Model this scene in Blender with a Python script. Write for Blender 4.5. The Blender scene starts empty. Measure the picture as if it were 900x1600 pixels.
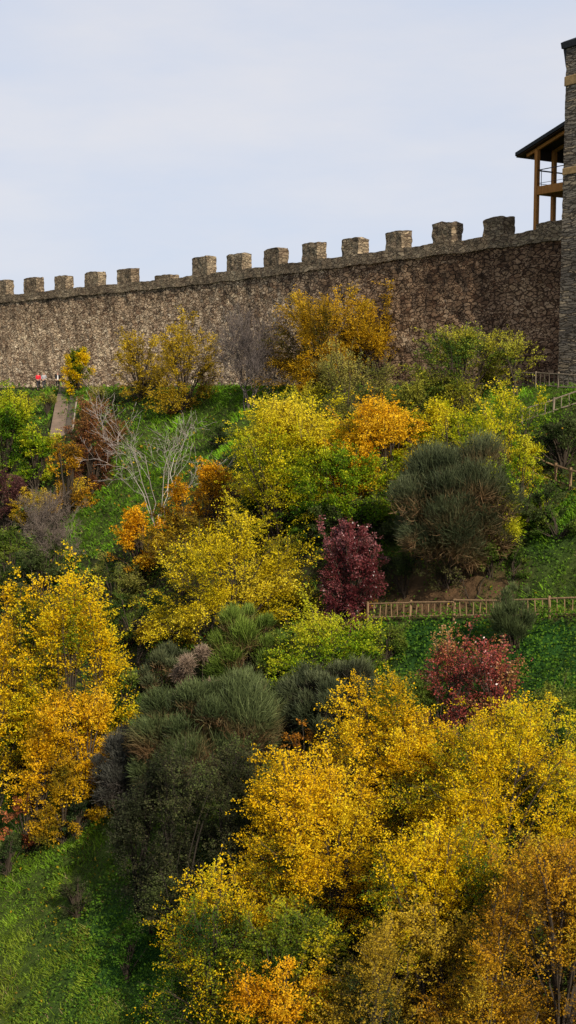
import bpy, bmesh, math
import numpy as np
from mathutils import Vector

SC = bpy.context.scene
COL = SC.collection
R = math.radians
# ------------------------------------------------------------------ camera
F = 2000.0                      # focal length in photo pixels (900 x 1600)
TH = math.atan(210.0 / F)       # eye level lies 210 px above the middle of the frame
CT, ST = math.cos(TH), math.sin(TH)
def ray(px, py):
    u = (px - 450.0) / F; v = (800.0 - py) / F
    return np.array([u, CT + v * ST, -ST + v * CT])
def proj(P):
    P = np.asarray(P); d = P[..., 1] * CT - P[..., 2] * ST
    v = P[..., 1] * ST + P[..., 2] * CT
    return 450 + F * P[..., 0] / d, 800 - F * v / d
def norm(a): return a / (np.linalg.norm(a, axis=-1, keepdims=True) + 1e-9)
# ------------------------------------------------------------------ noise
def _h(i, j, k, s):
    n = (i.astype(np.int64) * 73856093) ^ (j.astype(np.int64) * 19349663) ^ (k.astype(np.int64) * 83492791) ^ (s * 2654435761 % 2147483647)
    n = (n ^ (n >> 13)) * 1274126177 & 0x7fffffff
    n = (n ^ (n >> 15)) * 668265263 & 0x7fffffff
    return (n & 0xffff) / 65535.0
def n3(P, s=1):
    P = np.asarray(P, float); I = np.floor(P); f = P - I; f = f * f * (3 - 2 * f)
    i, j, k = I[..., 0], I[..., 1], I[..., 2]
    r = 0
    for a in (0, 1):
        for b in (0, 1):
            for c in (0, 1):
                w = (f[..., 0] if a else 1 - f[..., 0]) * (f[..., 1] if b else 1 - f[..., 1]) * (f[..., 2] if c else 1 - f[..., 2])
                r = r + w * _h(i + a, j + b, k + c, s)
    return r
def n2(x, y, s=1):
    x = np.asarray(x, float); y = np.asarray(y, float)
    return n3(np.stack([x, y, np.zeros_like(x) + .37], -1), s)
def fbm2(x, y, s=1, o=3):
    r = 0; a = .5; 
    for k in range(o):
        r = r + a * n2(x * 2 ** k, y * 2 ** k, s + k); a *= .5
    return r / (1 - .5 ** o)
# ------------------------------------------------------------------ wall line
ZC = 9.0                        # level of the crenel floors above the foot of the wall
def at_z(px, py, z):
    d = ray(px, py); return d * (z / d[2])
WR, WM, WL = at_z(872, 355, ZC)[:2], at_z(302, 432, ZC)[:2], at_z(0, 462, ZC)[:2]
d1 = norm(WM - WR); d2 = norm(WL - WM)
nrm1 = np.array([-d1[1], d1[0]]); nrm2 = np.array([-d2[1], d2[0]])
if nrm1 @ (-WR) < 0: nrm1 = -nrm1; nrm2 = -nrm2
LEN1 = np.linalg.norm(WM - WR)
def wall_frame(u):
    """u runs along the wall from the tower (0) to the left; smooth bend at LEN1."""
    u = np.asarray(u, float)
    k = 6.0
    w = .5 + .5 * np.tanh((u - LEN1) / k)
    uu = np.clip(u - LEN1, -1e9, 0); vv = u - LEN1
    sp = k / 2 * np.log1p(np.exp(np.clip(2 * vv / k, -60, 60)))   # smooth max(0, vv)
    p = WM + d1 * (vv - sp)[..., None] + d2 * sp[..., None]
    n = norm(nrm1 * (1 - w)[..., None] + nrm2 * w[..., None])
    return p, n
def s_of(x, y):
    a = nrm1[0] * (x - WR[0]) + nrm1[1] * (y - WR[1])
    b = nrm2[0] * (x - WM[0]) + nrm2[1] * (y - WM[1])
    k = 6.0
    return -k * np.log(np.exp(-np.clip(a, -200, 200) / k) + np.exp(-np.clip(b, -200, 200) / k)) + 1.2
def t_of(x, y): return d1[0] * (x - WR[0]) + d1[1] * (y - WR[1])
# ------------------------------------------------------------------ ground
SLOPE = .68
def z_base(s):
    s = np.asarray(s, float)
    q = np.maximum(s - 3.2, 0)
    k = 1.2
    q = np.where(s > -20, k * np.log1p(np.exp(np.clip((s - 3.4) / k, -40, 40))), 0)
    z = -.35 - SLOPE * q
    fl = -36.0
    return fl + 3 * np.log1p(np.exp(np.clip((z - fl) / 3, -40, 40)))
def hit_fn(px, py, fn):
    d = ray(px, py); D = np.arange(24, 190, .2)
    P = d[None] * D[:, None]
    below = P[:, 2] < fn(P[:, 0], P[:, 1])
    i = int(np.argmax(below)) if below.any() else len(D) - 1
    a, b = D[max(i - 1, 0)], D[i]
    for _ in range(24):
        m = .5 * (a + b); p = d * m
        if p[2] < float(fn(p[0], p[1])): b = m
        else: a = m
    return d * b
tilt = lambda x, y: -.009 * np.clip(t_of(x, y), 0, 90)
zb_xy = lambda x, y: z_base(s_of(x, y)) + tilt(x, y)
PATH = np.array([hit_fn(px, py, zb_xy) for px, py in ((1100, 958), (900, 963), (750, 966), (590, 968), (400, 980), (220, 990), (0, 1006), (-200, 1020))])
PT = t_of(PATH[:, 0], PATH[:, 1]); PS = s_of(PATH[:, 0], PATH[:, 1]); o_ = np.argsort(PT); PT, PS = PT[o_], PS[o_]
def ground_z(x, y):
    x = np.asarray(x, float); y = np.asarray(y, float)
    s = s_of(x, y); t = t_of(x, y)
    z = z_base(s)
    sf = np.interp(t, PT, PS); ds = sf - s
    zf = z_base(sf); zt = z_base(sf - 4.6)
    zp = np.where(ds < 1.7, zf, zf + (zt - zf) * np.clip((ds - 1.7) / 2.9, 0, 1))
    z = np.where((ds > 0) & (ds < 4.6), zp, z) + tilt(x, y)
    on = np.clip((s - 4) / 4, 0, 1)
    away = np.clip((np.abs(ds - .9) - 1.3) / 2, 0.05, 1)
    z = z + on * away * (1.5 * (fbm2(x / 7, y / 7, 3) - .5) + 1.0 * (fbm2(x / 1.7, y / 1.7, 9) - .5))
    return z
def ground_xyz(x, y): return np.array([x, y, float(ground_z(x, y))])
def hit(px, py): return hit_fn(px, py, ground_z)
# ------------------------------------------------------------------ object helpers
def tag(o, label=None, cat=None, group=None, kind=None):
    if label: o['label'] = label
    if cat: o['category'] = cat
    if group: o['group'] = group
    if kind: o['kind'] = kind
    return o
def empty(name, loc, rz=0):
    o = bpy.data.objects.new(name, None); COL.objects.link(o); o.location = loc; o.rotation_euler.z = rz
    o.empty_display_size = .2
    return o
def link(name, me, mat, parent=None):
    o = bpy.data.objects.new(name, me); COL.objects.link(o)
    if mat: me.materials.append(mat)
    o.parent = parent
    return o
def np_mesh(name, V, Q, col=None, smooth=False, vec=None):
    me = bpy.data.meshes.new(name)
    V = np.ascontiguousarray(V, np.float32); Q = np.ascontiguousarray(Q, np.int32)
    me.vertices.add(len(V)); me.vertices.foreach_set('co', V.ravel())
    k = Q.shape[1]
    me.loops.add(Q.size); me.loops.foreach_set('vertex_index', Q.ravel())
    me.polygons.add(len(Q)); me.polygons.foreach_set('loop_start', np.arange(0, Q.size, k, dtype=np.int32))
    me.update(calc_edges=True)
    if smooth: me.polygons.foreach_set('use_smooth', np.ones(len(Q), bool))
    if col is not None:
        dom = 'FACE' if len(col) == len(Q) else 'POINT'
        a = me.attributes.new('tint', 'FLOAT_COLOR', dom)
        c = np.ones((len(col), 4), np.float32); c[:, :3] = col
        a.data.foreach_set('color', c.ravel())
    if vec is not None:
        a = me.attributes.new('wuv', 'FLOAT_VECTOR', 'POINT'); a.data.foreach_set('vector', np.ascontiguousarray(vec, np.float32).ravel())
    me.validate()
    return me
def grid_quads(nu, nv, off=0):
    i = np.arange(nu - 1)[:, None]; j = np.arange(nv - 1)[None]
    a = (i * nv + j).ravel() + off
    return np.stack([a, a + nv, a + nv + 1, a + 1], 1)
# ------------------------------------------------------------------ node helpers
def new_mat(name):
    m = bpy.data.materials.new(name); m.use_nodes = True
    nt = m.node_tree; nt.nodes.clear()
    return m, nt
class N:
    def __init__(s, nt): s.nt = nt
    def __call__(s, typ, **kw):
        n = s.nt.nodes.new(typ)
        for k, v in kw.items():
            if k.startswith('i_'):
                key = k[2:]; key = int(key) if key.isdigit() else key.replace('_', ' ')
                n.inputs[key].default_value = v
            else: setattr(n, k, v)
        return n
    def l(s, a, b): s.nt.links.new(a, b)
    def ramp(s, fac, stops, interp='LINEAR'):
        n = s.nt.nodes.new('ShaderNodeValToRGB'); n.color_ramp.interpolation = interp
        e = n.color_ramp.elements
        while len(e) > 1: e.remove(e[-1])
        for k, (p, c) in enumerate(stops):
            q = e[0] if k == 0 else e.new(p)
            q.position = p; q.color = (*c, 1) if len(c) == 3 else c
        s.l(fac, n.inputs[0]); return n.outputs[0]
    def mix(s, fac, a, b, typ='MIX'):
        n = s.nt.nodes.new('ShaderNodeMix'); n.data_type = 'RGBA'; n.blend_type = typ
        for sock, v in ((n.inputs[0], fac), (n.inputs[6], a), (n.inputs[7], b)):
            if hasattr(v, 'links') or isinstance(v, bpy.types.NodeSocket): s.l(v, sock)
            elif isinstance(v, (int, float)): sock.default_value = v
            else: sock.default_value = (*v, 1)
        return n.outputs[2]
    def math(s, op, a, b=0.0):
        n = s.nt.nodes.new('ShaderNodeMath'); n.operation = op
        for sock, v in ((n.inputs[0], a), (n.inputs[1], b)):
            if isinstance(v, bpy.types.NodeSocket): s.l(v, sock)
            else: sock.default_value = v
        return n.outputs[0]
def leaf_material(name, trans=.3, rough=.5, spec=.25):
    m, nt = new_mat(name); n = N(nt)
    at = n('ShaderNodeAttribute', attribute_name='tint')
    p = n('ShaderNodeBsdfPrincipled', i_Roughness=rough); p.inputs['Specular IOR Level'].default_value = spec
    n.l(at.outputs['Color'], p.inputs['Base Color'])
    out = n('ShaderNodeOutputMaterial')
    if trans > 0:
        t = n('ShaderNodeBsdfTranslucent'); n.l(at.outputs['Color'], t.inputs[0])
        mx = n('ShaderNodeMixShader', i_0=trans); n.l(p.outputs[0], mx.inputs[1]); n.l(t.outputs[0], mx.inputs[2]); n.l(mx.outputs[0], out.inputs[0])
    else: n.l(p.outputs[0], out.inputs[0])
    return m
M_LEAF = leaf_material('leaf', .34, .6, .07)
M_GLOSS = leaf_material('glossy_leaf', .15, .34, .5)
M_STEM = leaf_material('stem', 0, .8, .1)
M_GRASS = leaf_material('grass_blade', .3, .55, .15)

def flat_mat(name, col, rough=.7, var=.3, scale=6, spec=.2):
    m, nt = new_mat(name); n = N(nt)
    tc = n('ShaderNodeTexCoord'); ns = n('ShaderNodeTexNoise', i_Scale=scale, i_Detail=5.0); n.l(tc.outputs['Object'], ns.inputs['Vector'])
    c = n.ramp(ns.outputs[0], [(.3, tuple(x * (1 - var) for x in col)), (.7, tuple(min(1, x * (1 + var)) for x in col))])
    p = n('ShaderNodeBsdfPrincipled', i_Roughness=rough); p.inputs['Specular IOR Level'].default_value = spec
    n.l(c, p.inputs['Base Color']); o = n('ShaderNodeOutputMaterial'); n.l(p.outputs[0], o.inputs[0])
    return m
def wood_mat(name, a, b, axis_scale=(12, 12, 1.2)):
    m, nt = new_mat(name); n = N(nt)
    tc = n('ShaderNodeTexCoord'); mp = n('ShaderNodeMapping'); mp.inputs['Scale'].default_value = axis_scale
    n.l(tc.outputs['Object'], mp.inputs[0])
    ns = n('ShaderNodeTexNoise', i_Scale=2.0, i_Detail=6.0); n.l(mp.outputs[0], ns.inputs['Vector'])
    c = n.ramp(ns.outputs[0], [(.3, a), (.7, b)])
    p = n('ShaderNodeBsdfPrincipled', i_Roughness=.75); p.inputs['Specular IOR Level'].default_value = .15
    bp = n('ShaderNodeBump', i_Strength=.4, i_Distance=.02); n.l(ns.outputs[0], bp.inputs['Height']); n.l(bp.outputs[0], p.inputs['Normal'])
    n.l(c, p.inputs['Base Color']); o = n('ShaderNodeOutputMaterial'); n.l(p.outputs[0], o.inputs[0])
    return m
M_WOOD = wood_mat('gallery_timber', (.24, .095, .022), (.44, .19, .05))
M_RAIL = wood_mat('weathered_fence_wood', (.12, .07, .036), (.31, .20, .105))
M_RAILG = wood_mat('grey_fence_wood', (.11, .085, .06), (.25, .195, .14))
M_SLATE = flat_mat('slate_roofing', (.016, .017, .019), .6, .4, 5)
M_IRON = flat_mat('dark_iron', (.02, .02, .022), .5, .2)

def masonry(name, sx, sz, cols, mortar, gap=.06, relief=.06, dark_top=0.0, tintx=False, weed=0.0, interp='LINEAR', holes=0.0, rag=0.0, streaks=0.0):
    """random rubble: stretched Voronoi cells on the wall's own surface coordinates"""
    m, nt = new_mat(name); n = N(nt)
    at = n('ShaderNodeAttribute', attribute_name='wuv')
    wn = n('ShaderNodeTexNoise', i_Scale=1.1, i_Detail=3.0); n.l(at.outputs['Vector'], wn.inputs['Vector'])
    wv = n('ShaderNodeVectorMath', operation='SCALE'); wv.inputs['Scale'].default_value = .3; n.l(wn.outputs['Color'], wv.inputs[0])
    ad = n('ShaderNodeVectorMath', operation='ADD'); n.l(at.outputs['Vector'], ad.inputs[0]); n.l(wv.outputs[0], ad.inputs[1])
    src = ad.outputs[0]
    if rag:
        w2 = n('ShaderNodeTexNoise', i_Scale=5.0, i_Detail=3.0); n.l(at.outputs['Vector'], w2.inputs['Vector'])
        s2 = n('ShaderNodeVectorMath', operation='SCALE'); s2.inputs['Scale'].default_value = rag; n.l(w2.outputs['Color'], s2.inputs[0])
        a2 = n('ShaderNodeVectorMath', operation='ADD'); n.l(src, a2.inputs[0]); n.l(s2.outputs[0], a2.inputs[1]); src = a2.outputs[0]
    mp = n('ShaderNodeMapping'); mp.inputs['Scale'].default_value = (sx, sx, sz); n.l(src, mp.inputs[0])
    if rag:
        sm = n('ShaderNodeTexNoise', i_Scale=.9, i_Detail=4.0); n.l(at.outputs['Vector'], sm.inputs['Vector'])
        gt = n.math('ADD', n.math('MULTIPLY', n.math('GREATER_THAN', sm.outputs[0], .53), .8), 1.0)
        s3 = n('ShaderNodeVectorMath', operation='SCALE'); n.l(mp.outputs[0], s3.inputs[0]); n.l(gt, s3.inputs['Scale']); mp = s3
    v1 = n('ShaderNodeTexVoronoi', feature='F1', i_Scale=1.0); v2 = n('ShaderNodeTexVoronoi', feature='DISTANCE_TO_EDGE', i_Scale=1.0)
    for v in (v1, v2): n.l(mp.outputs[0], v.inputs['Vector'])
    fine = n('ShaderNodeTexNoise', i_Scale=7.0, i_Detail=7.0, i_Roughness=.7); n.l(at.outputs['Vector'], fine.inputs['Vector'])
    big = n('ShaderNodeTexNoise', i_Scale=.22, i_Detail=5.0, i_Roughness=.6); n.l(at.outputs['Vector'], big.inputs['Vector'])
    sep = n('ShaderNodeSeparateColor'); n.l(v1.outputs['Color'], sep.inputs[0])
    k = len(cols)
    c = n.ramp(sep.outputs[0], [(i / (k - (interp == 'LINEAR')), cc) for i, cc in enumerate(cols)], interp)
    c = n.mix(.6, c, n.ramp(fine.outputs[0], [(.28, (.25, .22, .2)), (.5, (.9, .87, .82)), (.72, (1.7, 1.6, 1.45))]), 'MULTIPLY')
    edge = n.math('ADD', v2.outputs['Distance'], n.math('MULTIPLY', n.math('SUBTRACT', fine.outputs[0], .5), .16))
    em = n.ramp(edge, [(gap * .5, (0, 0, 0)), (gap * 1.9, (1, 1, 1))])
    c = n.mix(em, mortar, c)
    if holes:      # missing stones and dark damp patches a few stones wide
        hn = n('ShaderNodeTexNoise', i_Scale=1.5, i_Detail=5.0, i_Roughness=.62); n.l(mp.outputs[0], hn.inputs['Vector']); hn.inputs['Scale'].default_value = .62
        c = n.mix(n.math('MULTIPLY', n.ramp(hn.outputs[0], [(.53, (0, 0, 0)), (.60, (1, 1, 1))]), holes), c, (.075, .045, .032))
    # broad weather staining
    st = n.ramp(big.outputs[0], [(.33, (.70, .62, .56)), (.5, (1.15, 1.07, 1.0)), (.66, (1.55, 1.5, 1.4))])
    c = n.mix(.85, c, st, 'MULTIPLY')
    xyz = n('ShaderNodeSeparateXYZ'); n.l(at.outputs['Vector'], xyz.inputs[0])
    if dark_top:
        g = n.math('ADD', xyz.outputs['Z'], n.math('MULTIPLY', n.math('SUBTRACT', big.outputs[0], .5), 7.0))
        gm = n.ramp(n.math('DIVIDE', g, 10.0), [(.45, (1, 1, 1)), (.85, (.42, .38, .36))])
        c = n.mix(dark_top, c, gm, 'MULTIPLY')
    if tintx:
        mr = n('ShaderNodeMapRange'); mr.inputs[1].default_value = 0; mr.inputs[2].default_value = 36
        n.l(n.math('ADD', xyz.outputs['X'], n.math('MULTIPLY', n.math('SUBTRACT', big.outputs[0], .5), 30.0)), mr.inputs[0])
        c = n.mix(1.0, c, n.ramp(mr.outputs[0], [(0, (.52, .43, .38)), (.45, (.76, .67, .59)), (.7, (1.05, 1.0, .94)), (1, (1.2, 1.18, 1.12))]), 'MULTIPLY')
    if streaks:
        sm2 = n('ShaderNodeMapping'); sm2.inputs['Scale'].default_value = (.8, .8, .12); n.l(at.outputs['Vector'], sm2.inputs[0])
        sn = n('ShaderNodeTexNoise', i_Scale=1.0, i_Detail=5.0, i_Roughness=.6); n.l(sm2.outputs[0], sn.inputs['Vector'])
        c = n.mix(streaks, c, n.ramp(sn.outputs[0], [(.36, (.45, .40, .37)), (.5, (1, 1, 1)), (.68, (1.18, 1.15, 1.1))]), 'MULTIPLY')
    if weed:
        wd = n('ShaderNodeTexNoise', i_Scale=.55, i_Detail=6.0, i_Roughness=.65); n.l(at.outputs['Vector'], wd.inputs['Vector'])
        wm = n.math('MULTIPLY', n.ramp(wd.outputs[0], [(.5, (0, 0, 0)), (.62, (1, 1, 1))]), weed)
        zr = n('ShaderNodeMapRange'); zr.inputs[1].default_value = 4.5; zr.inputs[2].default_value = 8.2; n.l(xyz.outputs['Z'], zr.inputs[0])
        c = n.mix(n.math('MULTIPLY', wm, zr.outputs[0]), c, (.03, .022, .016))
    p = n('ShaderNodeBsdfPrincipled', i_Roughness=.92); p.inputs['Specular IOR Level'].default_value = .1
    n.l(c, p.inputs['Base Color'])
    hh = n.math('ADD', n.math('MULTIPLY', em, 1.0), n.math('MULTIPLY', fine.outputs[0], .7))
    hh = n.math('ADD', hh, n.math('MULTIPLY', sep.outputs[1], .7))
    bp = n('ShaderNodeBump', i_Strength=.9, i_Distance=relief); n.l(hh, bp.inputs['Height']); n.l(bp.outputs[0], p.inputs['Normal'])
    o = n('ShaderNodeOutputMaterial'); n.l(p.outputs[0], o.inputs[0])
    return m
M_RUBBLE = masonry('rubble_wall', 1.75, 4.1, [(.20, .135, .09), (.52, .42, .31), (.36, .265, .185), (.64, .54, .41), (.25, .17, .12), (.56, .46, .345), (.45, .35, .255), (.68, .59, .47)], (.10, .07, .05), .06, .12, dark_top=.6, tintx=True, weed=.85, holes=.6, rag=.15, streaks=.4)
M_PARAPET = masonry('parapet_stone', 1.6, 4.6, [(.11, .09, .065), (.30, .245, .175), (.17, .14, .10), (.24, .19, .13), (.13, .11, .08), (.34, .28, .20)], (.09, .068, .05), .05, .07, rag=.15, holes=.4)
M_TOWER = masonry('slate_masonry', 1.2, 7.0, [(.085, .08, .075), (.20, .18, .15), (.12, .11, .10), (.30, .25, .18), (.15, .135, .115), (.09, .08, .07)], (.05, .042, .034), .06, .06)
M_BAND = flat_mat('sandstone_block', (.30, .19, .085), .9, .3, 4)
# ------------------------------------------------------------------ world, sun
SUN = norm(np.array([.40, -.84, .60]))
def make_world():
    w = bpy.data.worlds.new('World'); SC.world = w; w.use_nodes = True
    nt = w.node_tree; nt.nodes.clear(); n = N(nt)
    sky = n('ShaderNodeTexSky', sky_type='NISHITA'); sky.sun_disc = False
    sky.sun_elevation = math.asin(SUN[2]); sky.sun_rotation = math.atan2(SUN[0], SUN[1])
    sky.dust_density = 2.0; sky.altitude = 500
    tc = n('ShaderNodeTexCoord'); sp = n('ShaderNodeSeparateXYZ'); n.l(tc.outputs['Generated'], sp.inputs[0])
    mp = n('ShaderNodeMapping'); mp.inputs['Scale'].default_value = (1, 1, 3.5); n.l(tc.outputs['Generated'], mp.inputs[0])
    ns = n('ShaderNodeTexNoise', i_Scale=2.2, i_Detail=6.0, i_Roughness=.55); n.l(mp.outputs[0], ns.inputs['Vector'])
    veil = n.ramp(ns.outputs[0], [(.32, (5.9, 7.0, 8.9)), (.5, (7.0, 7.45, 8.6)), (.66, (8.0, 8.0, 8.5))])
    el = n.ramp(sp.outputs['Z'], [(0, (.93, .93, .93)), (.3, (.88, .88, .88)), (.7, (.54, .54, .54)), (1, (.42, .42, .42))])
    c = n.mix(el, sky.outputs[0], veil)
    bg = n('ShaderNodeBackground', i_Strength=.1); n.l(c, bg.inputs[0])
    o = n('ShaderNodeOutputWorld'); n.l(bg.outputs[0], o.inputs[0])
make_world()
sd = bpy.data.lights.new('sun', 'SUN'); sd.energy = 5.6; sd.angle = R(.6); sd.color = (1, .92, .77)
so = bpy.data.objects.new('sun', sd); COL.objects.link(so); so.location = (40, -60, 60)
so.rotation_euler = Vector(tuple(SUN)).to_track_quat('Z', 'Y').to_euler()
cd = bpy.data.cameras.new('camera'); cam = bpy.data.objects.new('camera', cd); COL.objects.link(cam)
cd.sensor_fit = 'VERTICAL'; cd.sensor_height = 32; cd.sensor_width = 18; cd.lens = F / 1600 * 32
cd.clip_start = .5; cd.clip_end = 3000
cam.rotation_euler = (math.pi / 2 - TH, 0, 0); SC.camera = cam
SC.view_settings.view_transform = 'Standard'; SC.view_settings.look = 'None'; SC.view_settings.exposure = 0
SC.render.engine = 'CYCLES'
SC.cycles.max_bounces = 6; SC.cycles.diffuse_bounces = 3; SC.cycles.transmission_bounces = 3; SC.cycles.glossy_bounces = 2
# ------------------------------------------------------------------ ground cover zones
def zone(lst): return [(hit(px, py), r, a) for px, py, r, a in lst]
Z_GRASS = zone([(330, 625, 9, 1), (400, 615, 6, 1), (440, 605, 5, 1), (300, 660, 8, 1), (330, 690, 7, .9), (190, 780, 6, 1), (150, 820, 5, 1), (230, 740, 5, .8), (90, 625, 5, .9), (150, 600, 5, .9), (140, 625, 4, .8),
                (850, 622, 3, 1.2), (800, 625, 2.5, 1.1), (880, 612, 2.5, 1), (880, 800, 3, .9), (870, 900, 3, .8), (830, 890, 2.5, .7), (895, 850, 3, .8),
                (100, 1350, 6, 1), (50, 1450, 7, .95), (180, 1330, 4, .9), (120, 1550, 7, 1), (220, 1580, 5, .8), (30, 1580, 6, 1), (600, 850, 2.5, .9), (20, 1250, 4, .7)])
Z_LUSH = zone([(850, 1010, 4, 1), (700, 990, 4, 1), (620, 1000, 3, 1), (880, 1060, 4, 1), (800, 1050, 4, .9), (220, 1480, 3.2, 1), (180, 1430, 2.5, .9), (230, 1550, 3, .8), (400, 1060, 3, .6), (860, 830, 2.5, .7)])
Z_EARTH = zone([(640, 928, 1.3, .9), (720, 926, 1.5, 1.1), (780, 922, 1.2, .8), (560, 930, 1.5, .7), (680, 935, 1.6, 1)])
def zval(Z, x, y):
    r = 0
    for p, rad, a in Z:
        r = np.maximum(r, a * np.exp(-((x - p[0]) ** 2 + (y - p[1]) ** 2) / (rad * rad) * 1.2)) if not np.isscalar(r) else a * np.exp(-((x - p[0]) ** 2 + (y - p[1]) ** 2) / (rad * rad) * 1.2)
    return r
def lerp_pal(pal, v):
    pal = np.array(pal, float); v = np.clip(v, 0, .9999) * (len(pal) - 1); i = v.astype(int); f = (v - i)[:, None]
    return pal[i] * (1 - f) + pal[i + 1] * f
# ------------------------------------------------------------------ terrain sheet
def make_ground():
    xs = np.concatenate([np.linspace(-900, -60, 22)[:-1], np.arange(-60, 45, .55), np.linspace(45, 900, 22)])
    ys = np.concatenate([np.linspace(-700, 15, 16)[:-1], np.arange(15, 150, .55), np.linspace(150, 1500, 24)])
    X, Y = np.meshgrid(xs, ys, indexing='ij'); Z = ground_z(X, Y)
    x, y = X.ravel(), Y.ravel()
    g = np.clip(zval(Z_GRASS, x, y) * 1.3 + .5 * (fbm2(x / 2, y / 2, 21) - .5), 0, 1)
    e = np.clip(zval(Z_EARTH, x, y) * 1.3 + .6 * (fbm2(x / 1.2, y / 1.2, 22) - .5), 0, 1)
    s = s_of(x, y); walk = np.clip((3.4 - s) / 1.5, 0, 1) * .0
    t = t_of(x, y); ds = np.interp(t, PT, PS) - s
    e = np.maximum(e, ((ds > .1) & (ds < 1.6)) * .8)
    lush = np.clip(zval(Z_LUSH, x, y), 0, 1)
    dk = np.array([.030, .028, .014]); gr = np.array([.046, .066, .013]); ea = np.array([.105, .062, .032]); lu = np.array([.02, .065, .012])
    c = dk[None] + (gr - dk) * g[:, None]; c = c + (lu - c) * lush[:, None]; c = c + (ea - c) * e[:, None]
    far = np.clip((s - 50) / 10, 0, 1) + np.clip((-3 - s) / 4, 0, 1); c = c + (np.array([.05, .1, .02]) - c) * np.clip(far, 0, 1)[:, None]
    me = np_mesh('hillside', np.stack([x, y, Z.ravel()], 1), grid_quads(len(xs), len(ys)), c, True)
    m, nt = new_mat('soil_and_turf'); n = N(nt)
    at = n('ShaderNodeAttribute', attribute_name='tint'); tc = n('ShaderNodeTexCoord')
    a = n('ShaderNodeTexNoise', i_Scale=1.6, i_Detail=8.0, i_Roughness=.7); n.l(tc.outputs['Object'], a.inputs['Vector'])
    c = n.mix(1.0, at.outputs['Color'], n.ramp(a.outputs[0], [(.3, (.4, .4, .4)), (.5, (1, 1, 1)), (.7, (1.6, 1.5, 1.4))]), 'MULTIPLY')
    p = n('ShaderNodeBsdfPrincipled', i_Roughness=.95); p.inputs['Specular IOR Level'].default_value = .05
    bp = n('ShaderNodeBump', i_Strength=.8, i_Distance=.25); n.l(a.outputs[0], bp.inputs['Height']); n.l(bp.outputs[0], p.inputs['Normal'])
    n.l(c, p.inputs['Base Color']); o = n('ShaderNodeOutputMaterial'); n.l(p.outputs[0], o.inputs[0])
    tag(link('hillside', me, m), 'steep green hillside falling from the foot of the castle wall', 'hillside', kind='structure')
make_ground()
# ------------------------------------------------------------------ leaves, twigs, strands
def leaf_quads(P, A, Nn, L, Wd, fold=.18):
    B = norm(np.cross(Nn, A)); L = L[:, None]; Wd = Wd[:, None]
    v0 = P; v1 = P + A * L * .45 + B * Wd * .5 + Nn * Wd * fold; v2 = P + A * L - Nn * L * .12; v3 = P + A * L * .45 - B * Wd * .5 + Nn * Wd * fold
    V = np.stack([v0, v1, v2, v3], 1).reshape(-1, 3)
    return V, np.arange(len(V)).reshape(-1, 4)
def strips(P0, P1, w0, w1, side):
    V = np.stack([P0 - side * w0[:, None], P0 + side * w0[:, None], P1 + side * w1[:, None], P1 - side * w1[:, None]], 1).reshape(-1, 3)
    return V, np.arange(len(V)).reshape(-1, 4)
def tubes(paths, radii, ns=5):
    """paths (n,k,3), radii (n,k)"""
    n_, k = radii.shape
    T = norm(np.gradient(paths, axis=1)); ref = np.where(np.abs(T[..., 2:3]) > .9, np.array([1., 0, 0]), np.array([0, 0, 1.]))
    B = norm(np.cross(T, ref)); C = np.cross(T, B)
    an = np.arange(ns) / ns * 2 * np.pi
    V = paths[:, :, None] + radii[:, :, None, None] * (B[:, :, None] * np.cos(an)[:, None] + C[:, :, None] * np.sin(an)[:, None])
    idx = np.arange(n_ * k * ns).reshape(n_, k, ns); a = idx[:, :-1]; b = idx[:, 1:]
    Q = np.stack([a, np.roll(a, -1, 2), np.roll(b, -1, 2), b], -1).reshape(-1, 4)
    return V.reshape(-1, 3), Q
def join(parts):
    Vs, Qs, Cs, o = [], [], [], 0
    for V, Q, C in parts:
        Vs.append(V); Qs.append(Q + o); Cs.append(C if C.ndim == 2 else np.tile(C, (len(Q), 1))); o += len(V)
    return np.concatenate(Vs), np.concatenate(Qs), np.concatenate(Cs)
COUNT = [0, 0]
def place(px, base, top, width):
    b = hit(px, base); k = (b[1] * CT - b[2] * ST) / F
    return b, (base - top) * k * 1.01, width * .5 * k, k
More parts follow.
